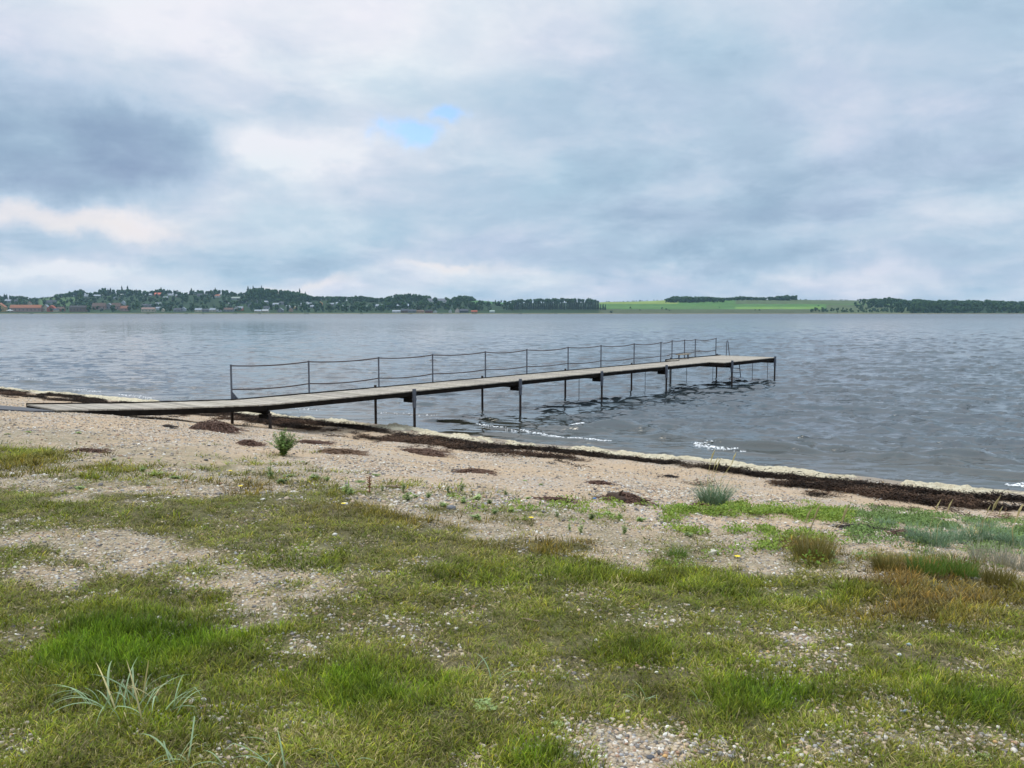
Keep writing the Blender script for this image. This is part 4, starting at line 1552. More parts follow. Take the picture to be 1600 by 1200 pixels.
protos = [leafy_plant('small_weed', 9, 0.20, 0.10, 0.05, 22, m_weedl, 80), leafy_plant('small_weed', 14, 0.07, 0.15, 0.055, 16, m_weedl, 81),
          leafy_plant('small_weed', 5, 0.30, 0.06, 0.05, 26, m_weedl, 82), leafy_plant('small_weed', 10, 0.12, 0.12, 0.06, 18, m_weedl, 83)]
WD = [(423, 748, 2, 1.4, 'tall thin weed at the turf edge left of the beach weeds'), (440, 756, 3, 1.3, 'spreading weed at the foot of the tall thin weed'),
      (402, 697, 1, 0.9, 'small bright weed beside the low seaweed heap'), (472, 722, 1, 0.5, 'tiny green sprout below the leafy bush'),
      (492, 750, 3, 1.6, 'dark green weed mound, largest of the small beach weeds'), (512, 752, 0, 1.0, 'leafy weed touching the dark green weed mound'),
      (452, 745, 1, 1.2, 'low pale weed between the tall thin weed and the dark mound'),
      (541, 773, 2, 1.1, 'upright weed with a bushy top left of the reddish stalk'), (548, 772, 0, 0.8, 'short weed touching the upright bushy one'),
      (563, 754, 1, 0.9, 'flat weed above the upright bushy weed'), (586, 744, 1, 1.3, 'wide flat bright weed on open sand in mid beach'),
      (598, 768, 2, 0.8, 'slim weed beside the bleached stick'), (630, 770, 2, 1.1, 'slim pale weed right of the bleached stick'),
      (636, 783, 0, 1.1, 'dark weed with drooping leaves below the slim pale weed'), (648, 778, 3, 0.9, 'pale weed behind the drooping one'),
      (670, 778, 0, 0.8, 'small pale weed in a line of beach weeds'), (692, 792, 3, 1.2, 'round bright weed left of the dark grey stone'),
      (700, 770, 2, 0.8, 'thin pale weed above the dark grey stone'), (722, 770, 2, 1.0, 'thin tall weed right of the dark grey stone'),
      (724, 786, 0, 1.0, 'leafy weed below the thin tall one'), (746, 782, 3, 1.2, 'broad pale weed in the pebbles'), (765, 788, 0, 0.9, 'small round weed right of the broad pale one'),
      (745, 812, 3, 1.3, 'grey green weed just above the grass band'), (772, 804, 0, 1.0, 'grey green weed with upright tips above the grass band'), (790, 775, 2, 0.8, 'thin weed among darker pebbles'),
      (45, 676, 1, 1.0, 'flat bright weed near the landward end of the pier'), (122, 677, 1, 1.0, 'flat dark weed on the sand below the pier end'),
      (12, 679, 1, 0.7, 'faint flat weed at the left picture edge'), (178, 720, 3, 0.8, 'small dark weed on the sand right of the left turf patch'),
      (125, 764, 1, 1.1, 'bright flat weed in the pebbles at left'), (50, 777, 3, 0.6, 'tiny bright weed at the turf edge on the left'),
      (222, 738, 0, 1.0, 'leafy weed at the start of a line of low weeds'), (240, 742, 1, 1.4, 'long flat weed in the line of low weeds'), (275, 748, 1, 1.3, 'last flat weed in the line of low weeds'),
      (120, 695, 2, 0.5, 'thin yellowish sprout on sand at left'),
      (820, 752, 1, 0.6, 'small yellowish weed in the pebbles left of the seaweed heaps'), (845, 758, 1, 0.6, 'small bright weed in the dark pebbles'), (825, 780, 3, 0.7, 'green weed on a faded seaweed patch'),
      (932, 757, 3, 0.7, 'green sprig growing out of the small reddish seaweed heap'),
      (890, 830, 2, 0.7, 'slim weed at the grass edge in the centre'), (908, 834, 2, 0.8, 'slim weed with many tips at the grass edge'), (925, 812, 0, 1.0, 'leafy weed on the sand above the grass band'),
      (950, 805, 3, 1.1, 'round leafy weed left of the green ground cover'), (968, 812, 0, 1.0, 'upright leafy weed inside the green ground cover'), (1000, 815, 3, 1.0, 'broad weed under the yellow green mat'),
      (975, 835, 2, 0.8, 'slim weed on bare sand below the ground cover'), (1075, 838, 3, 1.0, 'olive weed between the bright tuft and the ground cover'), (1105, 836, 2, 0.8, 'tall olive weed above the large pale stone'),
      (870, 808, 2, 0.7, 'thin weed by the yellow flower in the centre'), (800, 800, 3, 0.8, 'pale weed at the left of the central grass edge'),
      (1225, 842, 3, 0.9, 'pale weed left of the olive tussock'), (1300, 870, 0, 0.8, 'pale green weed at the foot of the olive tussock'), (1305, 880, 1, 0.9, 'flat pale weed on the sand below the olive tussock'),
      (756, 1108, 1, 0.9, 'dark green broad leaved rosette in the turf right of the lush patch'), (1440, 1085, 1, 0.35, 'small pale rosette in the lush turf at right'), (1555, 1120, 1, 0.5, 'pale leaved weed in the lush turf at the right edge'), (1535, 1185, 1, 0.5, 'bright weed in the dry turf at the bottom right'),
      (870, 1135, 1, 0.5, 'dark weed in the turf left of the gravel patch')]
for i, (px, py, k, s, lab) in enumerate(WD):
    p = on_ground(px, py)
    sw = s * random.uniform(0.55, 0.72)
    o = copy_thing(protos[k], p, random.uniform(0, 6.28), (sw, sw, sw * (0.6 if k != 2 else 0.72)), lab)
    tag(o, lab, 'weed', 'small weeds on the beach')
for pr in protos:
    for ch in list(pr.children):
        bpy.data.objects.remove(ch)
    bpy.data.objects.remove(pr)

# a bare reddish stalk and three little yellow flowers
p = on_ground(577, 770)
mb = MB()
h = 26 * p.y / F
mb.tube([(0, 0, 0), (0.01, 0, h * 0.5), (0.0, 0.01, h)], [0.006, 0.005, 0.003], 6)
for k in range(14):
    z = h * (0.25 + 0.72 * k / 14)
    mb.tube([(0, 0, z), (0.025 * math.cos(k * 2.4), 0.025 * math.sin(k * 2.4), z + 0.015)], [0.004, 0.006], 5)
o = mb.build('dock_stalk', plain('red_brown_stalk', (0.20, 0.085, 0.035), 0.8))
o.location = p
tag(o, 'single reddish brown seed stalk standing on pale sand', 'plant')
for px, py, hp, lab in ((360, 744, 8, 'low yellow flower at the upper turf edge on the left'), (376, 772, 12, 'pale yellow flower in the grass below the low one'),
                        (537, 797, 9, 'yellow flower in front of the white stone'), (830, 818, 8, 'yellow flower at the grass edge in the centre'), (1152, 878, 8, 'yellow flower in the grass near the large pale stone')):
    p = on_ground(px, py)
    h = hp * p.y / F
    o = empty('yellow_flower', p)
    mb = MB()
    mb.tube([(0, 0, 0), (0.004, 0, h * 0.6), (0, 0, h)], 0.003, 5)
    mb.build('stem', m_stem, o)
    mb = MB()
    for k in range(9):
        a = k * 0.698
        d1 = Vector((math.cos(a), math.sin(a), 0.35))
        sd = Vector((-math.sin(a), math.cos(a), 0)) * 0.008
        mb.add([Vector((0, 0, h)), Vector((0, 0, h)) + d1 * 0.018 + sd, Vector((0, 0, h)) + d1 * 0.028, Vector((0, 0, h)) + d1 * 0.018 - sd], [(0, 1, 2, 3)])
    mb.build('flower_head', m_yellow, o)
    tag(o, lab, 'flower')

# bright green fleshy ground cover at the top of the sand
m_cov = leafy('ground_cover_leaf', attr='tint', trans=0.25)


def mat_mesh(seed):
    g = np.random.default_rng(seed)
    V, Fc = [], []
    for k in range(42):
        a, q = g.random() * 6.283, 0.085 * math.sqrt(g.random())
        c_ = Vector((q * math.cos(a), q * math.sin(a), g.uniform(0.005, 0.045)))
        b_ = g.random() * 6.283
        L = g.uniform(0.016, 0.034)
        el_ = g.uniform(0.1, 1.1)
        d1 = Vector((math.cos(b_) * math.cos(el_), math.sin(b_) * math.cos(el_), math.sin(el_)))
        sd = Vector((-math.sin(b_), math.cos(b_), 0)) * L * 0.3
        n0 = len(V)
        V += [c_, c_ + d1 * L * 0.5 + sd, c_ + d1 * L, c_ + d1 * L * 0.5 - sd]
        Fc.append((n0, n0 + 1, n0 + 2, n0 + 3))
    me = mesh_from('cover_source', V, Fc, [m_cov])
    sa = me.attributes.new('shade', 'FLOAT_VECTOR', 'POINT')
    sa.data.foreach_set('vector', np.repeat(g.uniform(0.7, 1.3, len(V) // 4), 12).astype(np.float32))
    return me


X, Y = fan_points(90000, 6, 15, 0.8)
px, py = project(X, Y, np.interp(r_of(X, Y), _pr, _pz))
cy = np.interp(px, [700, 800, 950, 1050, 1150, 1300, 1400, 1500, 1600, 1750], [790, 796, 796, 800, 800, 805, 809, 822, 833, 845])
cw = np.interp(px, [700, 800, 950, 1050, 1150, 1300, 1400, 1500, 1600], [14, 16, 11, 7, 7, 8, 8, 9, 9])
amp = np.interp(px, [480, 560, 700, 800, 940, 1010, 1100, 1400, 1600], [0.0, 0.0, 0.012, 0.012, 0.05, 0.2, 0.38, 0.42, 0.45])
den_ = amp * np.exp(-((py - cy) / cw) ** 2) * sstep(0.42, 0.60, fbm(X * 2.1, Y * 2.1, 4, 111)) + 0.10 * (px > 1000) * np.exp(-((py - 830) / 24.0) ** 2) * sstep(0.5, 0.62, fbm(X * 2.6, Y * 2.6, 3, 115))
k = rng.random(len(X)) < np.clip(den_, 0, 1)
X, Y, px = X[k], Y[k], px[k]
n = len(X)
v = rng.random((n, 1))
tn = np.array([0.16, 0.26, 0.028]) * (1 - v) + np.array([0.26, 0.32, 0.05]) * v
tn = np.where((px > 1330)[:, None], np.array([0.15, 0.225, 0.060]) * (0.7 + 0.6 * v), tn)
rot = np.stack([rng.normal(size=n) * 0.1, rng.normal(size=n) * 0.1, rng.random(n) * 6.283], -1)
sc = 0.7 + 0.7 * rng.random(n)
scatter('ground_cover', np.stack([X, Y, ground_z(X, Y)], -1), rot, np.repeat(sc[:, None], 3, 1), rng.integers(0, 3, n), tn, [mat_mesh(600 + i) for i in range(3)],
        'bright green fleshy ground cover along the upper edge of the sand', 'ground cover')
print('cover', n)

# ------------------------------------------------------------------ far shore across the water
D_SHORE, D_RIDGE, D_END = 1700.0, 2250.0, 2650.0
_rx = [-900, -300, 0, 60, 90, 150, 250, 350, 400, 480, 560, 620, 700, 745, 800, 945, 1000, 1050, 1240, 1330, 1400, 1600, 1900, 2500]
_ry = [470, 468, 468, 467, 464, 461, 459, 460, 462, 468, 470, 471, 471.5, 469.5, 474, 472.3, 471, 469, 468.5, 469.5, 474, 476, 476, 474]


def far_z(u, D):
    u, D = np.asarray(u, float), np.asarray(D, float)
    ridge = CAM_Z + D_RIDGE * (487.5 - np.interp(800 + F * u, _rx, _ry)) / F
    f = np.clip((D - D_SHORE - 14) / (D_RIDGE - D_SHORE - 14), 0, 1)
    z = 1.6 + (ridge - 1.6) * (0.25 * f + 0.75 * (f * f * (3 - 2 * f)))
    z = np.where(D > D_RIDGE, ridge - (D - D_RIDGE) * 0.02, z)
    bank = np.clip((D - D_SHORE) / 14.0, 0, 1)
    z = np.where(D < D_SHORE + 14, -1.2 + 2.8 * bank, z)
    return z + 1.6 * (fbm(u * 40, D * 0.012, 3, 131) - 0.5) * f


fu = np.linspace(-1.3, 1.3, 1100)
fd = np.concatenate([np.linspace(1694, 1722, 8), np.linspace(1735, 2260, 60), np.linspace(2290, D_END, 8)])
FU, FD = np.meshgrid(fu, fd)
FZ = far_z(FU, FD)
FZ[-1] = -4
fx, fy, fz = (FU * FD).ravel(), FD.ravel(), FZ.ravel()
nx, ny = len(fu), len(fd)
ii = np.arange(nx * ny).reshape(ny, nx)
quads = np.stack([ii[:-1, :-1], ii[:-1, 1:], ii[1:, 1:], ii[1:, :-1]], -1).reshape(-1, 4)
fme = mesh_from('far_shore', np.stack([fx, fy, fz], -1), quads, [], True)
px, py = project(fx, fy, fz)
nzn = fbm(fx * 0.012, fy * 0.03, 4, 141)
C = np.zeros((len(px), 3)) + np.array([0.028, 0.052, 0.022])                       # village gardens and rough grass
C = C * (0.6 + 0.8 * nzn[:, None])


def paint(mask, c_):
    global C
    C = np.where(mask[:, None], np.array(c_) * (0.85 + 0.3 * nzn[:, None]), C)


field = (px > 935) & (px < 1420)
paint(field, (0.075, 0.160, 0.042))  # field green, with the brightness of a sun patch put into the colour
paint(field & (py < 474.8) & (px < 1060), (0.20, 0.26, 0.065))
paint(field & (py > 478.5) & (py < 481.5) & (px < 1120), (0.09, 0.17, 0.048))
paint(field & (py > 483.0), (0.075, 0.092, 0.045))
paint(field & (py < 475.0) & (px > 1150), (0.085, 0.115, 0.052))
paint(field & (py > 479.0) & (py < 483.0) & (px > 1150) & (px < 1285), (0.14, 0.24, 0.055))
paint((px > 1290) & (px < 1420) & (py > 476), (0.085, 0.110, 0.050))
paint((px > 62) & (px < 130) & (py < 478) & (py > 464), (0.07, 0.12, 0.04))
paint((px > 735) & (px < 800) & (py < 475), (0.065, 0.15, 0.05))
paint(fy < 1712, (0.20, 0.17, 0.12))
paint((fy > 1711) & (fy < 1745) & (px < 930), (0.055, 0.085, 0.035))
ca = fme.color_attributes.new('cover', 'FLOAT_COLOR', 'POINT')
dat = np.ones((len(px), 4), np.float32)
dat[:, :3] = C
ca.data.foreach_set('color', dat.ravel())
m_far, t, b = material('far_land')
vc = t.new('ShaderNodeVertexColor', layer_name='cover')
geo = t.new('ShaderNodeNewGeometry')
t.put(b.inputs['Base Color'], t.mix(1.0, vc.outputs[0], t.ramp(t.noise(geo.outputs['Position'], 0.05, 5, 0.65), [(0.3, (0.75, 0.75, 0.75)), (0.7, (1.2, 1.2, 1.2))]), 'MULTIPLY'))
b.inputs['Roughness'].default_value = 0.95
b.inputs['Specular IOR Level'].default_value = 0.1
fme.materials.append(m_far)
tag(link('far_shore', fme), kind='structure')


def far_at(px, py):
    """where the line of sight meets the far land"""
    u, yy, zz = ray(px, py)
    D = np.linspace(D_SHORE + 12, D_RIDGE + 20, 1400)
    z = far_z(np.full_like(D, u / yy), D)
    los = CAM_Z + zz / yy * D
    hit = np.nonzero(los <= z)[0]
    i = hit[0] if len(hit) else len(D) - 1
    return np.array([u / yy * D[i], D[i], z[i]])


_skx = [-200, 0, 25, 46, 49, 60, 86, 90, 105, 120, 128, 140, 150, 160, 166, 180, 215, 240, 250, 280, 295, 300, 330, 350, 370, 386, 392, 410, 430, 445, 460, 470, 480, 490, 520, 560, 580, 590, 605, 618,
        640, 660, 675, 690, 697, 702, 708, 714, 735, 745, 760, 775, 800, 815, 830, 890, 905, 920, 935, 945, 1000, 1040, 1050, 1110, 1130, 1155, 1190, 1230, 1240, 1245, 1330, 1345, 1385, 1430, 1455, 1490, 1540, 1570, 1600, 1800]
_sky = [458, 457, 461, 462, 465, 464, 463, 459, 457, 453, 451, 454, 455, 452, 450, 450, 451, 454, 450, 453, 457, 452, 453, 451, 456, 456, 450, 447, 450, 450, 453, 455, 458, 462, 462, 461, 463, 465, 463, 458.5,
        457, 459, 461, 467, 462, 462, 465, 460, 461, 467, 470, 468, 468, 466, 466, 464, 465, 465, 469, 472, 468.5, 466, 462, 463, 465, 462, 464, 460, 461, 468, 468, 466, 463, 466, 467, 468, 467, 469, 470, 471]


def crown_tree(seed, conifer, detail):
    """small far-off tree: trunk and ragged crown, unit height, base at the origin"""
    g = np.random.default_rng(seed)
    V, Fc, mi = [], [], []

    def blob(cx, cy, cz, rx, rz):
        bm = bmesh.new()
        bmesh.ops.create_icosphere(bm, subdivisions=detail, radius=1.0)
        n0 = len(V)
        for v_ in bm.verts:
            k = 1 + g.normal() * 0.17
            V.append((cx + v_.co.x * rx * k, cy + v_.co.y * rx * k, cz + v_.co.z * rz * k))
        for f_ in bm.faces:
            Fc.append(tuple(n0 + q.index for q in f_.verts))
            mi.append(0)
        bm.free()
    if conifer:
        tiers = 6
        for k in range(tiers):
            z0 = 0.10 + 0.84 * k / tiers
            z1 = z0 + 0.30
            r = 0.20 * (1 - k / tiers) ** 0.8 + 0.015
            n0 = len(V)
            m_ = 9
            for q in range(m_):
                a = q * 6.283 / m_ + k
                rr = r * g.uniform(0.6, 1.25)
                V.append((rr * math.cos(a), rr * math.sin(a), z0 + g.uniform(-0.03, 0.03)))
            V.append((g.normal() * 0.01, g.normal() * 0.01, min(z1, 1.0)))
            for q in range(m_):
                Fc.append((n0 + q, n0 + (q + 1) % m_, n0 + m_))
                mi.append(0)
    else:
        for k in range(9):
            a = g.random() * 6.283
            q = 0.24 * math.sqrt(g.random())
            cz = g.uniform(0.12, 0.78)
            blob(q * math.cos(a), q * math.sin(a), cz, g.uniform(0.13, 0.22), g.uniform(0.12, 0.19))
    n0 = len(V)
    for zz, r in ((0.0, 0.03), (0.5, 0.018)):
        for q in range(5):
            V.append((r * math.cos(q * 1.2566), r * math.sin(q * 1.2566), zz))
    for q in range(5):
        Fc.append((n0 + q, n0 + (q + 1) % 5, n0 + 5 + (q + 1) % 5, n0 + 5 + q))
        mi.append(1)
    return V, Fc, mi


m_crownA = leafy('far_broadleaf', (0.030, 0.060, 0.020), var=0.35, scale=6, trans=0.15, objvar=0.4)
m_crownB = leafy('far_conifer', (0.016, 0.032, 0.018), var=0.35, scale=6, trans=0.1, objvar=0.3)
m_trunk = plain('far_trunk', (0.06, 0.045, 0.035), 0.9)
BROAD, CONI = [], []
FTREES, HOUSES = [], []
for i in range(6):
    V, Fc, mi = crown_tree(700 + i, False, 1)
    BROAD.append((V, Fc, mi, mesh_from('broadleaf_tree', V, Fc, [m_crownA, m_trunk], False, mi)))
for i in range(4):
    V, Fc, mi = crown_tree(720 + i, True, 1)
    CONI.append((V, Fc, mi, mesh_from('conifer_tree', V, Fc, [m_crownB, m_trunk], False, mi)))


def far_tree(px, base_py, top_py, conifer, label, group, wide=1.0, D=None):
    if D is None:
        p = far_at(px, base_py)
    else:
        u = (px - 800) / F
        p = np.array([u * D, D, float(far_z(u, D))])
    _, yy, zz = ray(px, top_py)
    top = CAM_Z + zz / yy * p[1]
    h = max(3.0, top - p[2])
    pool = CONI if conifer else BROAD
    name = 'conifer_tree' if conifer else 'broadleaf_tree'
    o = link(name, random.choice(pool)[3])
    o.location = (p[0], p[1], p[2] - 0.3)
    w = h * wide * random.uniform(0.85, 1.15)
    o.scale = (w, w, h)
    o.rotation_euler = (0, 0, random.uniform(0, 6.28))
    tag(o, label, 'tree', group)
    if group in ('trees along the top of the far hill', 'trees among the far houses'):
        FTREES.append((o, px, base_py if D is None else top_py + 6, conifer, D is not None))
    return o


def sky_y(px):
    return float(np.interp(px, _skx, _sky))


# trees that stand out on the village skyline, from left to right
for px, dy, con, lab in [(12, 0, 0, 'round dark tree at the far left end of the village skyline'), (166, -2, 0, 'tall broad dark tree among hill houses left of the twin spires'),
                         (194, -5, 1, 'slim spire conifer left of the twin hilltop pair'), (203, -5, 1, 'slim spire conifer right of the twin hilltop pair'),
                         (255, -3, 1, 'tall conifer in the peaked group above the red roof'), (302, -3, 1, 'narrow conifer standing clear of its neighbours on the hill'),
                         (339, -4, 1, 'tall conifer left of the wooded hilltop'), (390, -6, 1, 'tallest conifer at the left end of the wooded hilltop'), (398, -4, 1, 'second tall conifer at the left end of the wooded hilltop'),
                         (411, -2, 1, 'conifer tip rising above the wooded hilltop'), (470, -5, 1, 'lone conifer on the right shoulder of the wooded hill'), (479, -3, 1, 'small conifer below the lone one on the right shoulder'),
                         (130, -1, 0, 'high round tree on the village skyline above the green meadow'), (697, -2, 0, 'round tree standing right behind the white gabled farmhouse'),
                         (919, -1, 1, 'pointed conifer at the right end of the wood behind the shelter belt')]:
    far_tree(px, 0, sky_y(px) + dy, con, lab, 'landmark trees on the far skyline', 0.85 if not con else 1.0, D=2235)
sk = 0
x = 2.0
while x < 800:
    if not (47 < x < 86) and not (392 < x < 476):
        con = (240 < x < 395 and random.random() < 0.62) or (random.random() < 0.12)
        far_tree(x, 0, sky_y(x) + random.uniform(-0.8, 1.8), con, ('dark pointed conifer' if con else 'round leafy tree') + ' in the tree line along the top of the far hill', 'trees along the top of the far hill', 0.9 if not con else 1.1, D=random.uniform(2190, 2260))
    x += random.uniform(4.5, 8.5) if x < 480 else random.uniform(7, 11)
vr = np.random.default_rng(23)
for k in range(105):
    px = vr.uniform(0, 480) if k < 75 else vr.uniform(480, 800)
    t_ = sky_y(px)
    base = vr.uniform(t_ + 14, 486.5)
    far_tree(px, base, base - vr.uniform(5, 11), vr.random() < 0.15, 'leafy tree between the houses on the far village slope', 'trees among the far houses', 1.05)
for px, base, top, wide, lab in [(753, 486, 476, 1.15, 'round dark tree by the shore left of the shelter belt'), (955, 489, 484.5, 1.4, 'dark bush at the shore below the left end of the green field'),
                                 (985, 482, 478.6, 1.2, 'dark square bush in the left part of the green field'), (1034, 483, 479, 1.2, 'taller bush in the middle of the green field'),
                                 (1041, 484.5, 481, 1.5, 'low bush beside the taller bush of the green field'), (1046, 485.5, 483, 1.8, 'third low bush beside the taller bush of the green field'),
                                 (1124, 480.8, 478.8, 1.2, 'lone small bush in the right part of the green field'), (1187, 485, 482, 1.6, 'low dark bush at the right end of the green field'),
                                 (1180, 485, 483, 1.8, 'lower of the bushes at the right end of the green field'), (1279, 478.5, 476, 1.8, 'single bush on the grey green slope at right'),
                                 (1343, 478.5, 475, 1.3, 'single tree before the wood at right'), (1000, 485, 483.6, 2.0, 'tiny bush in the olive strip along the shore')]:
    far_tree(px, base, top, False, lab, 'single bushes and trees near the green field', wide)
x = 796
while x < 947:
    far_tree(x, 484.5, 468.8 + 3.0 * vr.random() + (4 if x > 938 else 0), True, 'dark conifer in the shelter belt left of the green field', 'conifers of the shelter belt', 0.95)
    x += vr.uniform(2.6, 4.4)


def wood(name, label, n, pxa, pxb, D0, D1, ha, hb, conifer=0.0, skyline=True, tint=None):
    V, Fc, mi = [], [], []
    base = 0
    Vs, Fs, Ms = [], [], []
    for k in range(n):
        px = vr.uniform(pxa, pxb)
        u = (px - 800) / F
        D = D0 + (D1 - D0) * vr.random()
        z = float(far_z(u, D))
        h = vr.uniform(ha, hb)
        if skyline:
            lim = CAM_Z + D * (487.5 - sky_y(px)) / F * 1.0 - z
            h = min(h, max(lim + vr.uniform(-4.0, 0.6), 3.0))
            if k % 3 == 0 and lim > 4:
                h = min(max(lim + vr.uniform(-2.2, 1.2), 4), hb * 1.6)
        src = (CONI if vr.random() < conifer else BROAD)[vr.integers(0, 4)]
        sv = np.array(src[0])
        a = vr.random() * 6.283
        w = h * vr.uniform(0.9, 1.35) if h < 14 else 14 * vr.uniform(0.9, 1.3)
        co, si = math.cos(a), math.sin(a)
        Vs.append(np.stack([(sv[:, 0] * co - sv[:, 1] * si) * w + u * D, (sv[:, 0] * si + sv[:, 1] * co) * w + D, sv[:, 2] * h + z - 0.3], -1))
        Fs += [tuple(i + base for i in f_) for f_ in src[1]]
        Ms += [m_ + (2 if src in CONI else 0) for m_ in src[2]]
        base += len(sv)
    me = mesh_from(name, np.concatenate(Vs), Fs, [m_wood, m_trunk, m_crownB, m_trunk], False, [min(m_, 3) for m_ in Ms])
    o = link(name, me)
    return tag(o, label, 'wood', kind='stuff')


m_wood, t, b = material('far_wood')
geo = t.new('ShaderNodeNewGeometry')
t.put(b.inputs['Base Color'], t.ramp(t.noise(geo.outputs['Position'], 0.06, 4, 0.65), [(0.3, (0.016, 0.038, 0.014)), (0.5, (0.028, 0.062, 0.019)), (0.72, (0.048, 0.086, 0.025))]))
b.inputs['Roughness'].default_value = 0.9
b.inputs['Specular IOR Level'].default_value = 0.1
wood('hilltop_wood', 'dense wood covering the rounded hilltop above the village', 190, 388, 484, 2020, 2250, 9, 26)
wood('ridge_wood', 'long low wood along the ridge right of the wooded hilltop', 170, 478, 612, 2120, 2255, 6, 18)
wood('hill_tree_line', 'close tree line along the top of the village hill', 330, -70, 394, 2130, 2250, 5, 15, 0.25)
wood('copse', 'rounded copse left of the white farmhouse on the hill', 80, 616, 672, 2180, 2255, 8, 24)
wood('copse', 'rounded copse right of the white farmhouse on the hill', 55, 707, 744, 2180, 2255, 8, 22)
wood('shore_wood', 'green wood on the slope between the shore and the white farmhouse', 150, 600, 800, 1850, 2100, 6, 13)
wood('village_greenery', 'shrubs and trees filling the gardens of the far village slope', 700, -60, 600, 1770, 2190, 4, 10)
wood('back_wood', 'wood behind the dark conifer shelter belt', 110, 795, 938, 2080, 2255, 8, 22)
wood('field_wood', 'dark wood on top of the green field', 300, 1040, 1130, 2080, 2255, 7, 18)
wood('field_wood', 'long wood on the ridge right of the green field', 240, 1125, 1242, 2170, 2255, 6, 18)
wood('hedge', 'thin hedge along the top edge of the green field', 36, 945, 1045, 2225, 2255, 4, 9)
wood('hedge', 'thin hedge on the bare ridge between the two right hand woods', 22, 1243, 1330, 2225, 2255, 2, 5)
wood('shore_scrub', 'low scrub along the shore right of the green field', 90, 1262, 1410, 1760, 1880, 4, 8, skyline=False)
wood('large_wood', 'large dark wood running down to the shore at the right', 520, 1335, 1720, 1900, 2255, 8, 18)
wood('large_wood', 'near edge of the dark wood at the right shore', 220, 1395, 1720, 1735, 1900, 9, 17)
wood('large_wood', 'wood continuing beyond the right picture edge', 160, 1700, 2250, 1760, 2240, 9, 18, skyline=False)
wood('large_wood', 'trees of the village continuing beyond the left picture edge', 160, -600, -40, 1760, 2240, 6, 12, skyline=False)

# ---- houses
HM = {}


def hmat(c_, rough=0.85):
    k = tuple(round(q, 3) for q in c_)
    if k not in HM:
        HM[k] = plain('house_paint_%d' % len(HM), c_, rough, 0.12, 0.4)
        HM[k].node_tree.nodes['Principled BSDF'].inputs['Specular IOR Level'].default_value = 0.2
    return HM[k]


OCH, CRM, WHT, PNK, BRK, GRY, BRN, DRK = (0.42, 0.30, 0.13), (0.38, 0.35, 0.26), (0.40, 0.41, 0.41), (0.27, 0.18, 0.15), (0.25, 0.12, 0.08), (0.18, 0.19, 0.20), (0.15, 0.10, 0.08), (0.07, 0.065, 0.065)
RED, ORG, SLT, LGT, BLK = (0.36, 0.10, 0.06), (0.36, 0.15, 0.085), (0.08, 0.085, 0.10), (0.30, 0.33, 0.37), (0.045, 0.045, 0.05)
m_pane = plain('far_window_glass', (0.04, 0.05, 0.06), 0.2, 0.1)


def house(x0, x1, ytop, ybase, wall, roof, label, cat='house', gable=False, chim=False, roof_share=0.48, wins=True):
    p = far_at((x0 + x1) / 2, min(ybase, 488.6))
    s = p[1] / F
    W_, H_ = max(3.0, (x1 - x0) * s), max(3.2, (ybase - ytop) * s)
    dep = min(9.0, max(5.0, W_ * 0.55))
    hw = H_ * (1 - roof_share)
    o = empty('house', (p[0], p[1], p[2] - 0.4))
    hw += 0.4
    H_ += 0.4
    a, d2 = W_ / 2 - 0.25, dep / 2
    mb = MB()
    if gable:
        mb.add([(-a, -d2, 0), (a, -d2, 0), (a, d2, 0), (-a, d2, 0), (-a, -d2, hw), (a, -d2, hw), (a, d2, hw), (-a, d2, hw), (0, -d2, H_ - 0.15), (0, d2, H_ - 0.15)],
               [(0, 1, 5, 8, 4), (2, 3, 7, 9, 6), (1, 2, 6, 5), (3, 0, 4, 7)])
    else:
        mb.add([(-a, -d2, 0), (a, -d2, 0), (a, d2, 0), (-a, d2, 0), (-a, -d2, hw), (a, -d2, hw), (a, d2, hw), (-a, d2, hw), (-a, 0, H_ - 0.15), (a, 0, H_ - 0.15)],
               [(0, 1, 5, 4), (2, 3, 7, 6), (1, 2, 6, 9, 5), (3, 0, 4, 8, 7)])
    mb.build('wall', hmat(wall), o)
    mb = MB()
    e = 0.35
    th = 0.22
    A, D3 = W_ / 2, d2 + e
    for sg in (-1, 1):
        if gable:
            q = [(sg * (a + e), -D3, hw - 0.25), (0, -D3, H_), (0, D3, H_), (sg * (a + e), D3, hw - 0.25)]
        else:
            q = [(-A, sg * D3, hw - 0.25), (-A, 0, H_), (A, 0, H_), (A, sg * D3, hw - 0.25)]
        q = [Vector(v_) for v_ in q]
        top = [v_ + Vector((0, 0, th)) for v_ in q]
        mb.hexa(q + top)
    r_ = mb.build('roof', hmat(roof), o)
    if chim:
        mb = MB()
        mb.box((a * 0.3, 0, H_ + 0.5), (0.8, 0.8, 1.6))
        mb.build('chimney', hmat(BRN), r_)
    if wins and x1 - x0 > 8:
        nw = int(max(2, min(8, (x1 - x0) // 5)))
        for k in range(nw):
            xx = -a + (k + 0.5) * 2 * a / nw
            mb = MB()
            mb.box((xx, -d2 - 0.02, hw * 0.52), (min(1.6, a / nw), 0.12, hw * 0.42))
            mb.build('window', m_pane, o)
    HOUSES.append(((x0 + x1) / 2, ybase, label))
    tag(o, label, cat, 'houses on the far shore')
    return o


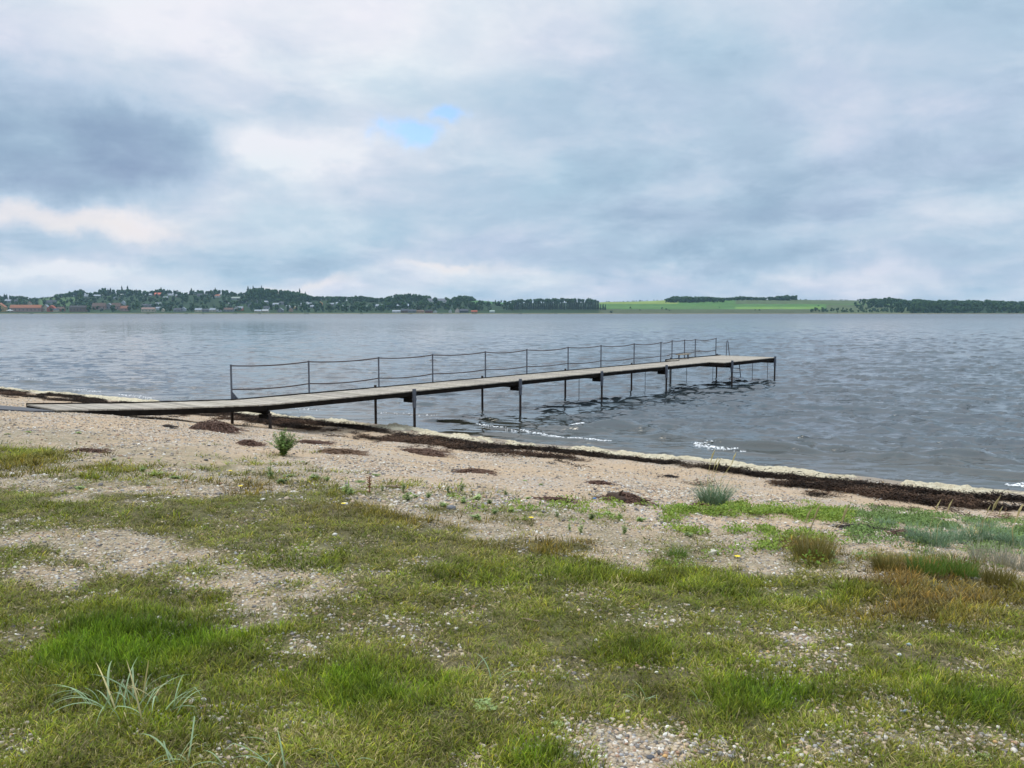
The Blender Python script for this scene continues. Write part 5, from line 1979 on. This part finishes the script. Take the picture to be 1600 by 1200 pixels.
for a in [
    (-8, 10, 473.5, 487, OCH, ORG, 'ochre yellow house at the left picture edge', 'house', True, True),
    (17, 66, 476.5, 487, PNK, ORG, 'long low pink building with an orange roof at the far left shore', 'house', False, False, 0.42),
    (34, 40, 470, 476, PNK, ORG, 'small pink house peeping over the long low building', 'house', True, True),
    (43, 49, 471, 476.5, CRM, BRN, 'small cream house behind the long low building', 'house', True),
    (8, 18, 468, 473, GRY, LGT, 'grey roofed house high on the slope at far left', 'house'),
    (23, 31, 468, 472, GRY, SLT, 'dark roofed house high on the slope at far left', 'house'),
    (68, 78, 476, 486.5, CRM, LGT, 'cream house with a pale roof beside the long low building', 'house', True),
    (75, 88, 477, 486.8, RED, RED, 'bright red house with a steep roof at the left shore', 'house', True),
    (84, 92, 482, 487, CRM, SLT, 'tiny cream shed beside the bright red house', 'shed', False),
    (90, 101, 479.5, 486.5, BRK, BRN, 'brick red building right of the bright red house', 'house'),
    (69, 88, 469, 476, GRY, SLT, 'wide grey house with a dark roof above the bright red house', 'house'),
    (110, 136, 477.5, 487, BRN, DRK, 'dark brown building beside the white flagpole', 'house', False, False, 0.3),
    (145, 166, 473.5, 483.5, PNK, BRN, 'dusty pink house with a brown roof near the left shore', 'house', False, True),
    (167, 176, 474, 483, GRY, LGT, 'grey house between the two dusty pink ones', 'house', True),
    (175, 189, 473.5, 484, PNK, BRN, 'second dusty pink house near the left shore', 'house', False, True),
    (189, 201, 478, 486, PNK, BRK, 'low pinkish building at the right end of the pink group', 'house'),
    (190, 196, 470, 476, LGT, LGT, 'pale narrow house above the pink group', 'house', True),
    (132, 139, 460, 464.5, WHT, LGT, 'white house near the hilltop at left', 'house'),
    (147, 158, 460.5, 464.5, GRY, LGT, 'pale grey house near the hilltop right of the white one', 'house'),
    (186, 193, 459.5, 463, WHT, WHT, 'bright white flat roofed house on the hill below the twin conifers', 'house'),
    (178, 184, 464, 468, GRY, LGT, 'small grey house below the bright white one', 'house'),
    (228, 238, 459, 463, GRY, LGT, 'grey house left of the salmon red roof', 'house'),
    (242, 252.5, 457.5, 462.5, BRK, (0.55, 0.16, 0.11), 'house with a salmon red roof high on the hill', 'house'),
    (255, 263, 463.5, 467.5, GRY, LGT, 'grey house below and right of the salmon red roof', 'house'),
    (263, 271, 459, 462.5, WHT, LGT, 'white walled house right of the salmon red roof', 'house'),
    (275, 290, 460, 464, PNK, LGT, 'long house with a pale roof high on the hill', 'house'),
    (308, 324, 459, 464, GRY, SLT, 'long grey house under the conifers', 'house'),
    (332, 344, 460, 464.5, WHT, ORG, 'white house with an orange roof high on the hill', 'house'),
    (357, 376, 464, 468, LGT, (0.30, 0.34, 0.30), 'long house with a pale greenish roof', 'house'),
    (370, 386, 469, 473.5, GRY, SLT, 'grey house with a dark roof below the greenish one', 'house'),
    (357, 362, 472, 475, WHT, WHT, 'tiny white house left of the grey dark roofed one', 'house'),
    (388, 400, 473, 480, GRY, LGT, 'grey house with a pale gable in mid slope', 'house', True),
    (222, 243, 480.5, 487.5, CRM, PNK, 'cream house with a pinkish roof right on the shore', 'house', False, False, 0.35),
    (243, 257, 473, 479, GRY, LGT, 'grey roofed house in mid slope above the cream and pink one', 'house'),
    (244, 252, 479.5, 484, LGT, LGT, 'small pale house below the grey roofed one', 'house'),
    (222, 238, 475, 480, GRY, SLT, 'slate roofed house above the cream and pink one', 'house'),
    (272, 284, 481.5, 487, GRY, SLT, 'grey shore house with a slate roof', 'house'),
    (283, 291, 480, 486.5, LGT, LGT, 'pale shore house right of the grey one', 'house', True),
    (253, 257, 482, 487, CRM, CRM, 'tiny cream hut near the shore', 'shed', True),
    (305, 316, 481.5, 487.5, CRM, LGT, 'pale yellow left wing of the long shore building', 'house'),
    (316, 328, 482.5, 487.3, GRY, SLT, 'grey middle of the long shore building', 'house'),
    (328, 337.5, 481.5, 487.5, CRM, LGT, 'pale yellow right wing of the long shore building', 'house'),
    (338, 347, 483.5, 487.3, WHT, LGT, 'white low house right of the long shore building', 'house'),
    (350, 365, 481, 487, GRY, BRN, 'dark grey house on the shore in the village middle', 'house'),
    (371, 380, 479, 485, (0.45, 0.15, 0.09), LGT, 'red house with a pale roof in the village middle', 'house'),
    (366, 371, 479, 485, WHT, GRY, 'narrow white house left of the red one', 'house', True),
    (398, 409, 484, 488, CRM, LGT, 'low cream beach house', 'house'),
    (410, 420, 483.5, 488, CRM, WHT, 'pale yellow beach house with a white roof', 'house'),
    (400, 412, 468.5, 473, GRY, SLT, 'grey house under the hilltop wood at left', 'house'),
    (411, 420, 470, 474, GRY, LGT, 'grey house with a pale roof under the hilltop wood', 'house'),
    (425, 436, 473.5, 478, GRY, LGT, 'pale roofed house in the middle below the hilltop wood', 'house'),
    (436, 448, 471.5, 476, GRY, SLT, 'dark roofed house in the middle below the hilltop wood', 'house'),
    (412, 421, 478.5, 483, LGT, SLT, 'pale house above the beach houses', 'house'),
    (434, 443, 481, 488, GRY, LGT, 'tall grey boathouse near the shore', 'house', True),
    (447, 454, 477, 481, WHT, LGT, 'white roofed house left of the yellow strip', 'house'),
    (452, 458, 481, 487, (0.32, 0.22, 0.16), BRN, 'small brown house near the shore right of the grey boathouse', 'house', True),
    (457, 464, 478.5, 482, OCH, CRM, 'small yellow house near the shore', 'house'),
    (467, 476, 473.5, 478, WHT, LGT, 'white house at the left of the hillside row', 'house'),
    (475, 482, 472, 476, LGT, WHT, 'house with a bright roof in the hillside row', 'house'),
    (481, 490, 473, 478, WHT, LGT, 'second white house in the hillside row', 'house'),
    (485, 494, 477, 481, GRY, LGT, 'grey house below the hillside row', 'house'),
    (497.5, 504, 471.5, 477, ORG, (0.56, 0.28, 0.14), 'bright orange house in the hillside row', 'house', True),
    (511, 514, 473, 478, WHT, LGT, 'narrow white house right of the bright orange one', 'house', True),
    (514, 522, 473.5, 477.5, GRY, LGT, 'grey house right of the narrow white one', 'house'),
    (525, 533, 472, 476.5, LGT, LGT, 'pale house at the top of the hillside row', 'house'),
    (532, 543, 477, 481, GRY, LGT, 'long grey house below the hillside row at right', 'house'),
    (546, 557, 477.5, 482, WHT, SLT, 'white walled house with a slate roof right of the long grey one', 'house'),
    (566, 575, 478, 482.5, (0.35, 0.2, 0.15), LGT, 'reddish house with white trim on the slope', 'house'),
    (586, 604, 475.5, 480.5, LGT, LGT, 'wide pale house left of the twin blue grey roofs', 'house'),
    (616.5, 627, 475, 480.5, DRK, (0.42, 0.48, 0.56), 'left one of the twin houses with blue grey roofs', 'house', False, False, 0.5),
    (628.5, 639, 475, 480.5, DRK, (0.42, 0.48, 0.56), 'right one of the twin houses with blue grey roofs', 'house', False, False, 0.5),
    (613, 626, 485, 489, WHT, LGT, 'low white boathouse on the beach below the twin roofs', 'shed'),
    (627, 638, 483, 489, BRN, SLT, 'dark boathouse right of the low white one', 'shed', False),
    (638, 650, 484, 489, GRY, SLT, 'grey boathouse with a dark roof on the beach', 'shed'),
    (651, 663, 485, 489, (0.42, 0.25, 0.16), BRN, 'orange brown hut on the beach', 'shed'),
    (664.5, 676, 484.5, 489, (0.20, 0.05, 0.045), BLK, 'dark red hut on the beach', 'shed'),
    (677, 683, 485.5, 489, WHT, LGT, 'small white hut right of the dark red one', 'shed', True),
    (701, 706, 484, 489, WHT, (0.3, 0.5, 0.5), 'tiny white hut with a teal roof', 'shed', True),
    (711, 718, 481.5, 488.5, (0.5, 0.42, 0.38), BRN, 'pinkish house with a tall chimney near the shore', 'house', True, True),
    (718, 732, 483, 488.5, SLT, SLT, 'slate grey house right of the pinkish one', 'house'),
    (736, 746, 485.5, 489, BRK, RED, 'reddish hut on the beach at the right end of the huts', 'shed'),
    (765, 773, 485, 488.5, LGT, (0.35, 0.42, 0.38), 'pale greenish hut almost hidden in trees', 'shed'),
    (665, 697, 466.5, 472.5, WHT, (0.20, 0.20, 0.23), 'long white farmhouse with a dark roof on the hilltop', 'farmhouse', False, False, 0.52),
    (695, 699.5, 465.5, 471.5, WHT, WHT, 'white gable end at the right of the long farmhouse', 'farmhouse', True, False, 0.35),
    (828, 833, 479, 481.5, WHT, LGT, 'white cottage glimpsed between dark conifers', 'house'),
    (841, 846, 480.5, 482.5, CRM, LGT, 'cream cottage half hidden by dark conifers', 'house'),
]:
    house(*a)

used_l = set()
for o, tx, ty, con, sky_ in FTREES:
    kind_ = 'conifer' if con else 'leafy tree'
    near_ = sorted(HOUSES, key=lambda h: abs(h[0] - tx) + 2.0 * abs(h[1] - ty))[:5]
    for hx, hy, hl in near_:
        if sky_:
            rel = 'on the hilltop line above'
        else:
            rel = 'beside' if abs(hx - tx) < 4 and abs(hy - ty) < 3 else ('left of' if tx < hx - 3 else 'right of' if tx > hx + 3 else 'above' if ty < hy else 'below')
        lab = '%s %s the %s' % (kind_, rel, hl)
        if lab not in used_l and len(lab.split()) <= 16:
            used_l.add(lab)
            o['label'] = lab
            break

# white pavilion tent at far left, flagpole, boats, mooring posts
p = far_at(15.5, 488)
tent = empty('pavilion_tent', tuple(p))
mb = MB()
mb.add([(-6.5, -4, 3.2), (6.5, -4, 3.2), (6.5, 4, 3.2), (-6.5, 4, 3.2), (-1.5, 0, 6.2), (1.5, 0, 6.2)], [(0, 1, 5, 4), (1, 2, 5), (2, 3, 4, 5), (3, 0, 4), (0, 3, 2, 1)])
mb.build('canopy', hmat(WHT), tent)
for sx_ in (-6, 6):
    for sy_ in (-3.6, 3.6):
        mb = MB()
        mb.tube([(sx_, sy_, -1.5), (sx_, sy_, 3.2)], 0.35, 6)
        mb.build('leg', hmat(DRK), tent)
tag(tent, 'white pavilion tent by the water in front of the long low building', 'tent')
p = far_at(114.5, 480)
fp = empty('flagpole', tuple(p))
mb = MB()
mb.tube([(0, 0, 0), (0, 0, 14)], [0.35, 0.25], 6)
mb.build('pole', hmat(WHT), fp)
mb = MB()
mb.box((0, 0, 0.4), (1.2, 1.2, 0.8))
mb.build('base', hmat(GRY), fp)
tag(fp, 'white flagpole standing beside the dark brown building', 'flagpole')
m_hull = plain('boat_hull', (0.04, 0.045, 0.055), 0.6, 0.2, 1)
m_hull_r = plain('red_boat_hull', (0.20, 0.07, 0.05), 0.6, 0.2, 1)


def boat(px, D, L, m_, label):
    u = (px - 800) / F
    o = empty('rowing_boat', (u * D, D, 0.0), random.uniform(-0.25, 0.25))
    V, Fc = [], []
    st = [(-0.5, 0.55, 0.0), (-0.25, 0.95, -0.02), (0.05, 1.0, 0.0), (0.32, 0.75, 0.10), (0.5, 0.05, 0.28)]
    bw = L * 0.17
    for x_, w_, sh_ in st:
        V += [(x_ * L, -w_ * bw, 0.75 + sh_ * 2), (x_ * L, -w_ * bw * 0.6, -0.2), (x_ * L, w_ * bw * 0.6, -0.2), (x_ * L, w_ * bw, 0.75 + sh_ * 2)]
    for i in range(4):
        q = i * 4
        Fc += [(q, q + 1, q + 5, q + 4), (q + 1, q + 2, q + 6, q + 5), (q + 2, q + 3, q + 7, q + 6)]
    Fc += [(0, 3, 2, 1)]
    link('hull', mesh_from('hull', V, Fc, [m_]), o)
    for x_ in (-0.2, 0.12):
        mb = MB()
        mb.box((x_ * L, 0, 0.55), (0.35, bw * 1.5, 0.08))
        mb.build('thwart', hmat(BRN), o)
    mb = MB()
    mb.box((-0.52 * L, 0, 0.8), (0.4, 0.45, 1.0))
    mb.build('outboard_motor', m_hull, o)
    tag(o, label, 'boat', 'small boats moored off the far shore')


for px, D, L, m_, lab in [(52, 1640, 6.5, m_hull, 'dark boat off the long low building at far left'), (233, 1600, 6, m_hull, 'dark boat off the cream and pink shore house'),
                          (293, 1620, 5, m_hull, 'dark boat off the grey shore house'), (319, 1640, 4, m_hull, 'small dark boat off the long shore building'), (369, 1610, 7, m_hull, 'dark boat off the red village house'),
                          (407, 1650, 5, m_hull, 'dark boat off the beach houses'), (480, 1600, 8, m_hull, 'largest dark boat, off the bare green shore'), (566, 1600, 5, m_hull, 'small dark boat off the reddish slope house'),
                          (642, 1590, 7, m_hull_r, 'boat off the grey boathouse'), (689, 1590, 7, m_hull, 'boat off the small white hut'), (741, 1590, 7, m_hull_r, 'reddish boat off the reddish hut'),
                          (813, 1620, 6, m_hull, 'dark boat off the conifer shelter belt, left'), (868, 1620, 6, m_hull, 'dark boat off the conifer shelter belt, right')]:
    boat(px, D, L, m_, lab)
for px, lab in ((31, 'mooring post in the water right of the pavilion tent'), (40, 'second mooring post in the water right of the pavilion tent')):
    u = (px - 800) / F
    o = empty('mooring_post', (u * 1660, 1660, 0))
    mb = MB()
    mb.tube([(0, 0, -2), (0, 0, 3.0)], [0.35, 0.3], 7)
    mb.build('post', hmat(DRK), o)
    mb = MB()
    mb.tube([(0, 0, 3.0), (0, 0, 3.4)], [0.45, 0.4], 7)
    mb.build('cap', hmat(DRK), o)
    tag(o, lab, 'post')

# ------------------------------------------------------------------ air: thin haze over the whole bay
mb = MB()
mb.box((0, 1500, 47), (9000, 4200, 106))
hz = mb.build('haze', [])
m_hz = bpy.data.materials.new('haze_air')
m_hz.use_nodes = True
ht = NT(m_hz.node_tree)
ht.n.remove(ht.n['Principled BSDF'])
pv = ht.new('ShaderNodeVolumePrincipled')
pv.inputs['Color'].default_value = (0.50, 0.78, 1.0, 1)
pv.inputs['Density'].default_value = 0.00007
pv.inputs['Anisotropy'].default_value = 0.2
ht.l.new(pv.outputs[0], ht.n['Material Output'].inputs['Volume'])
hz.data.materials.append(m_hz)
hz['kind'] = 'stuff'
hz['label'] = 'thin bluish haze over the bay'
hz['category'] = 'haze'
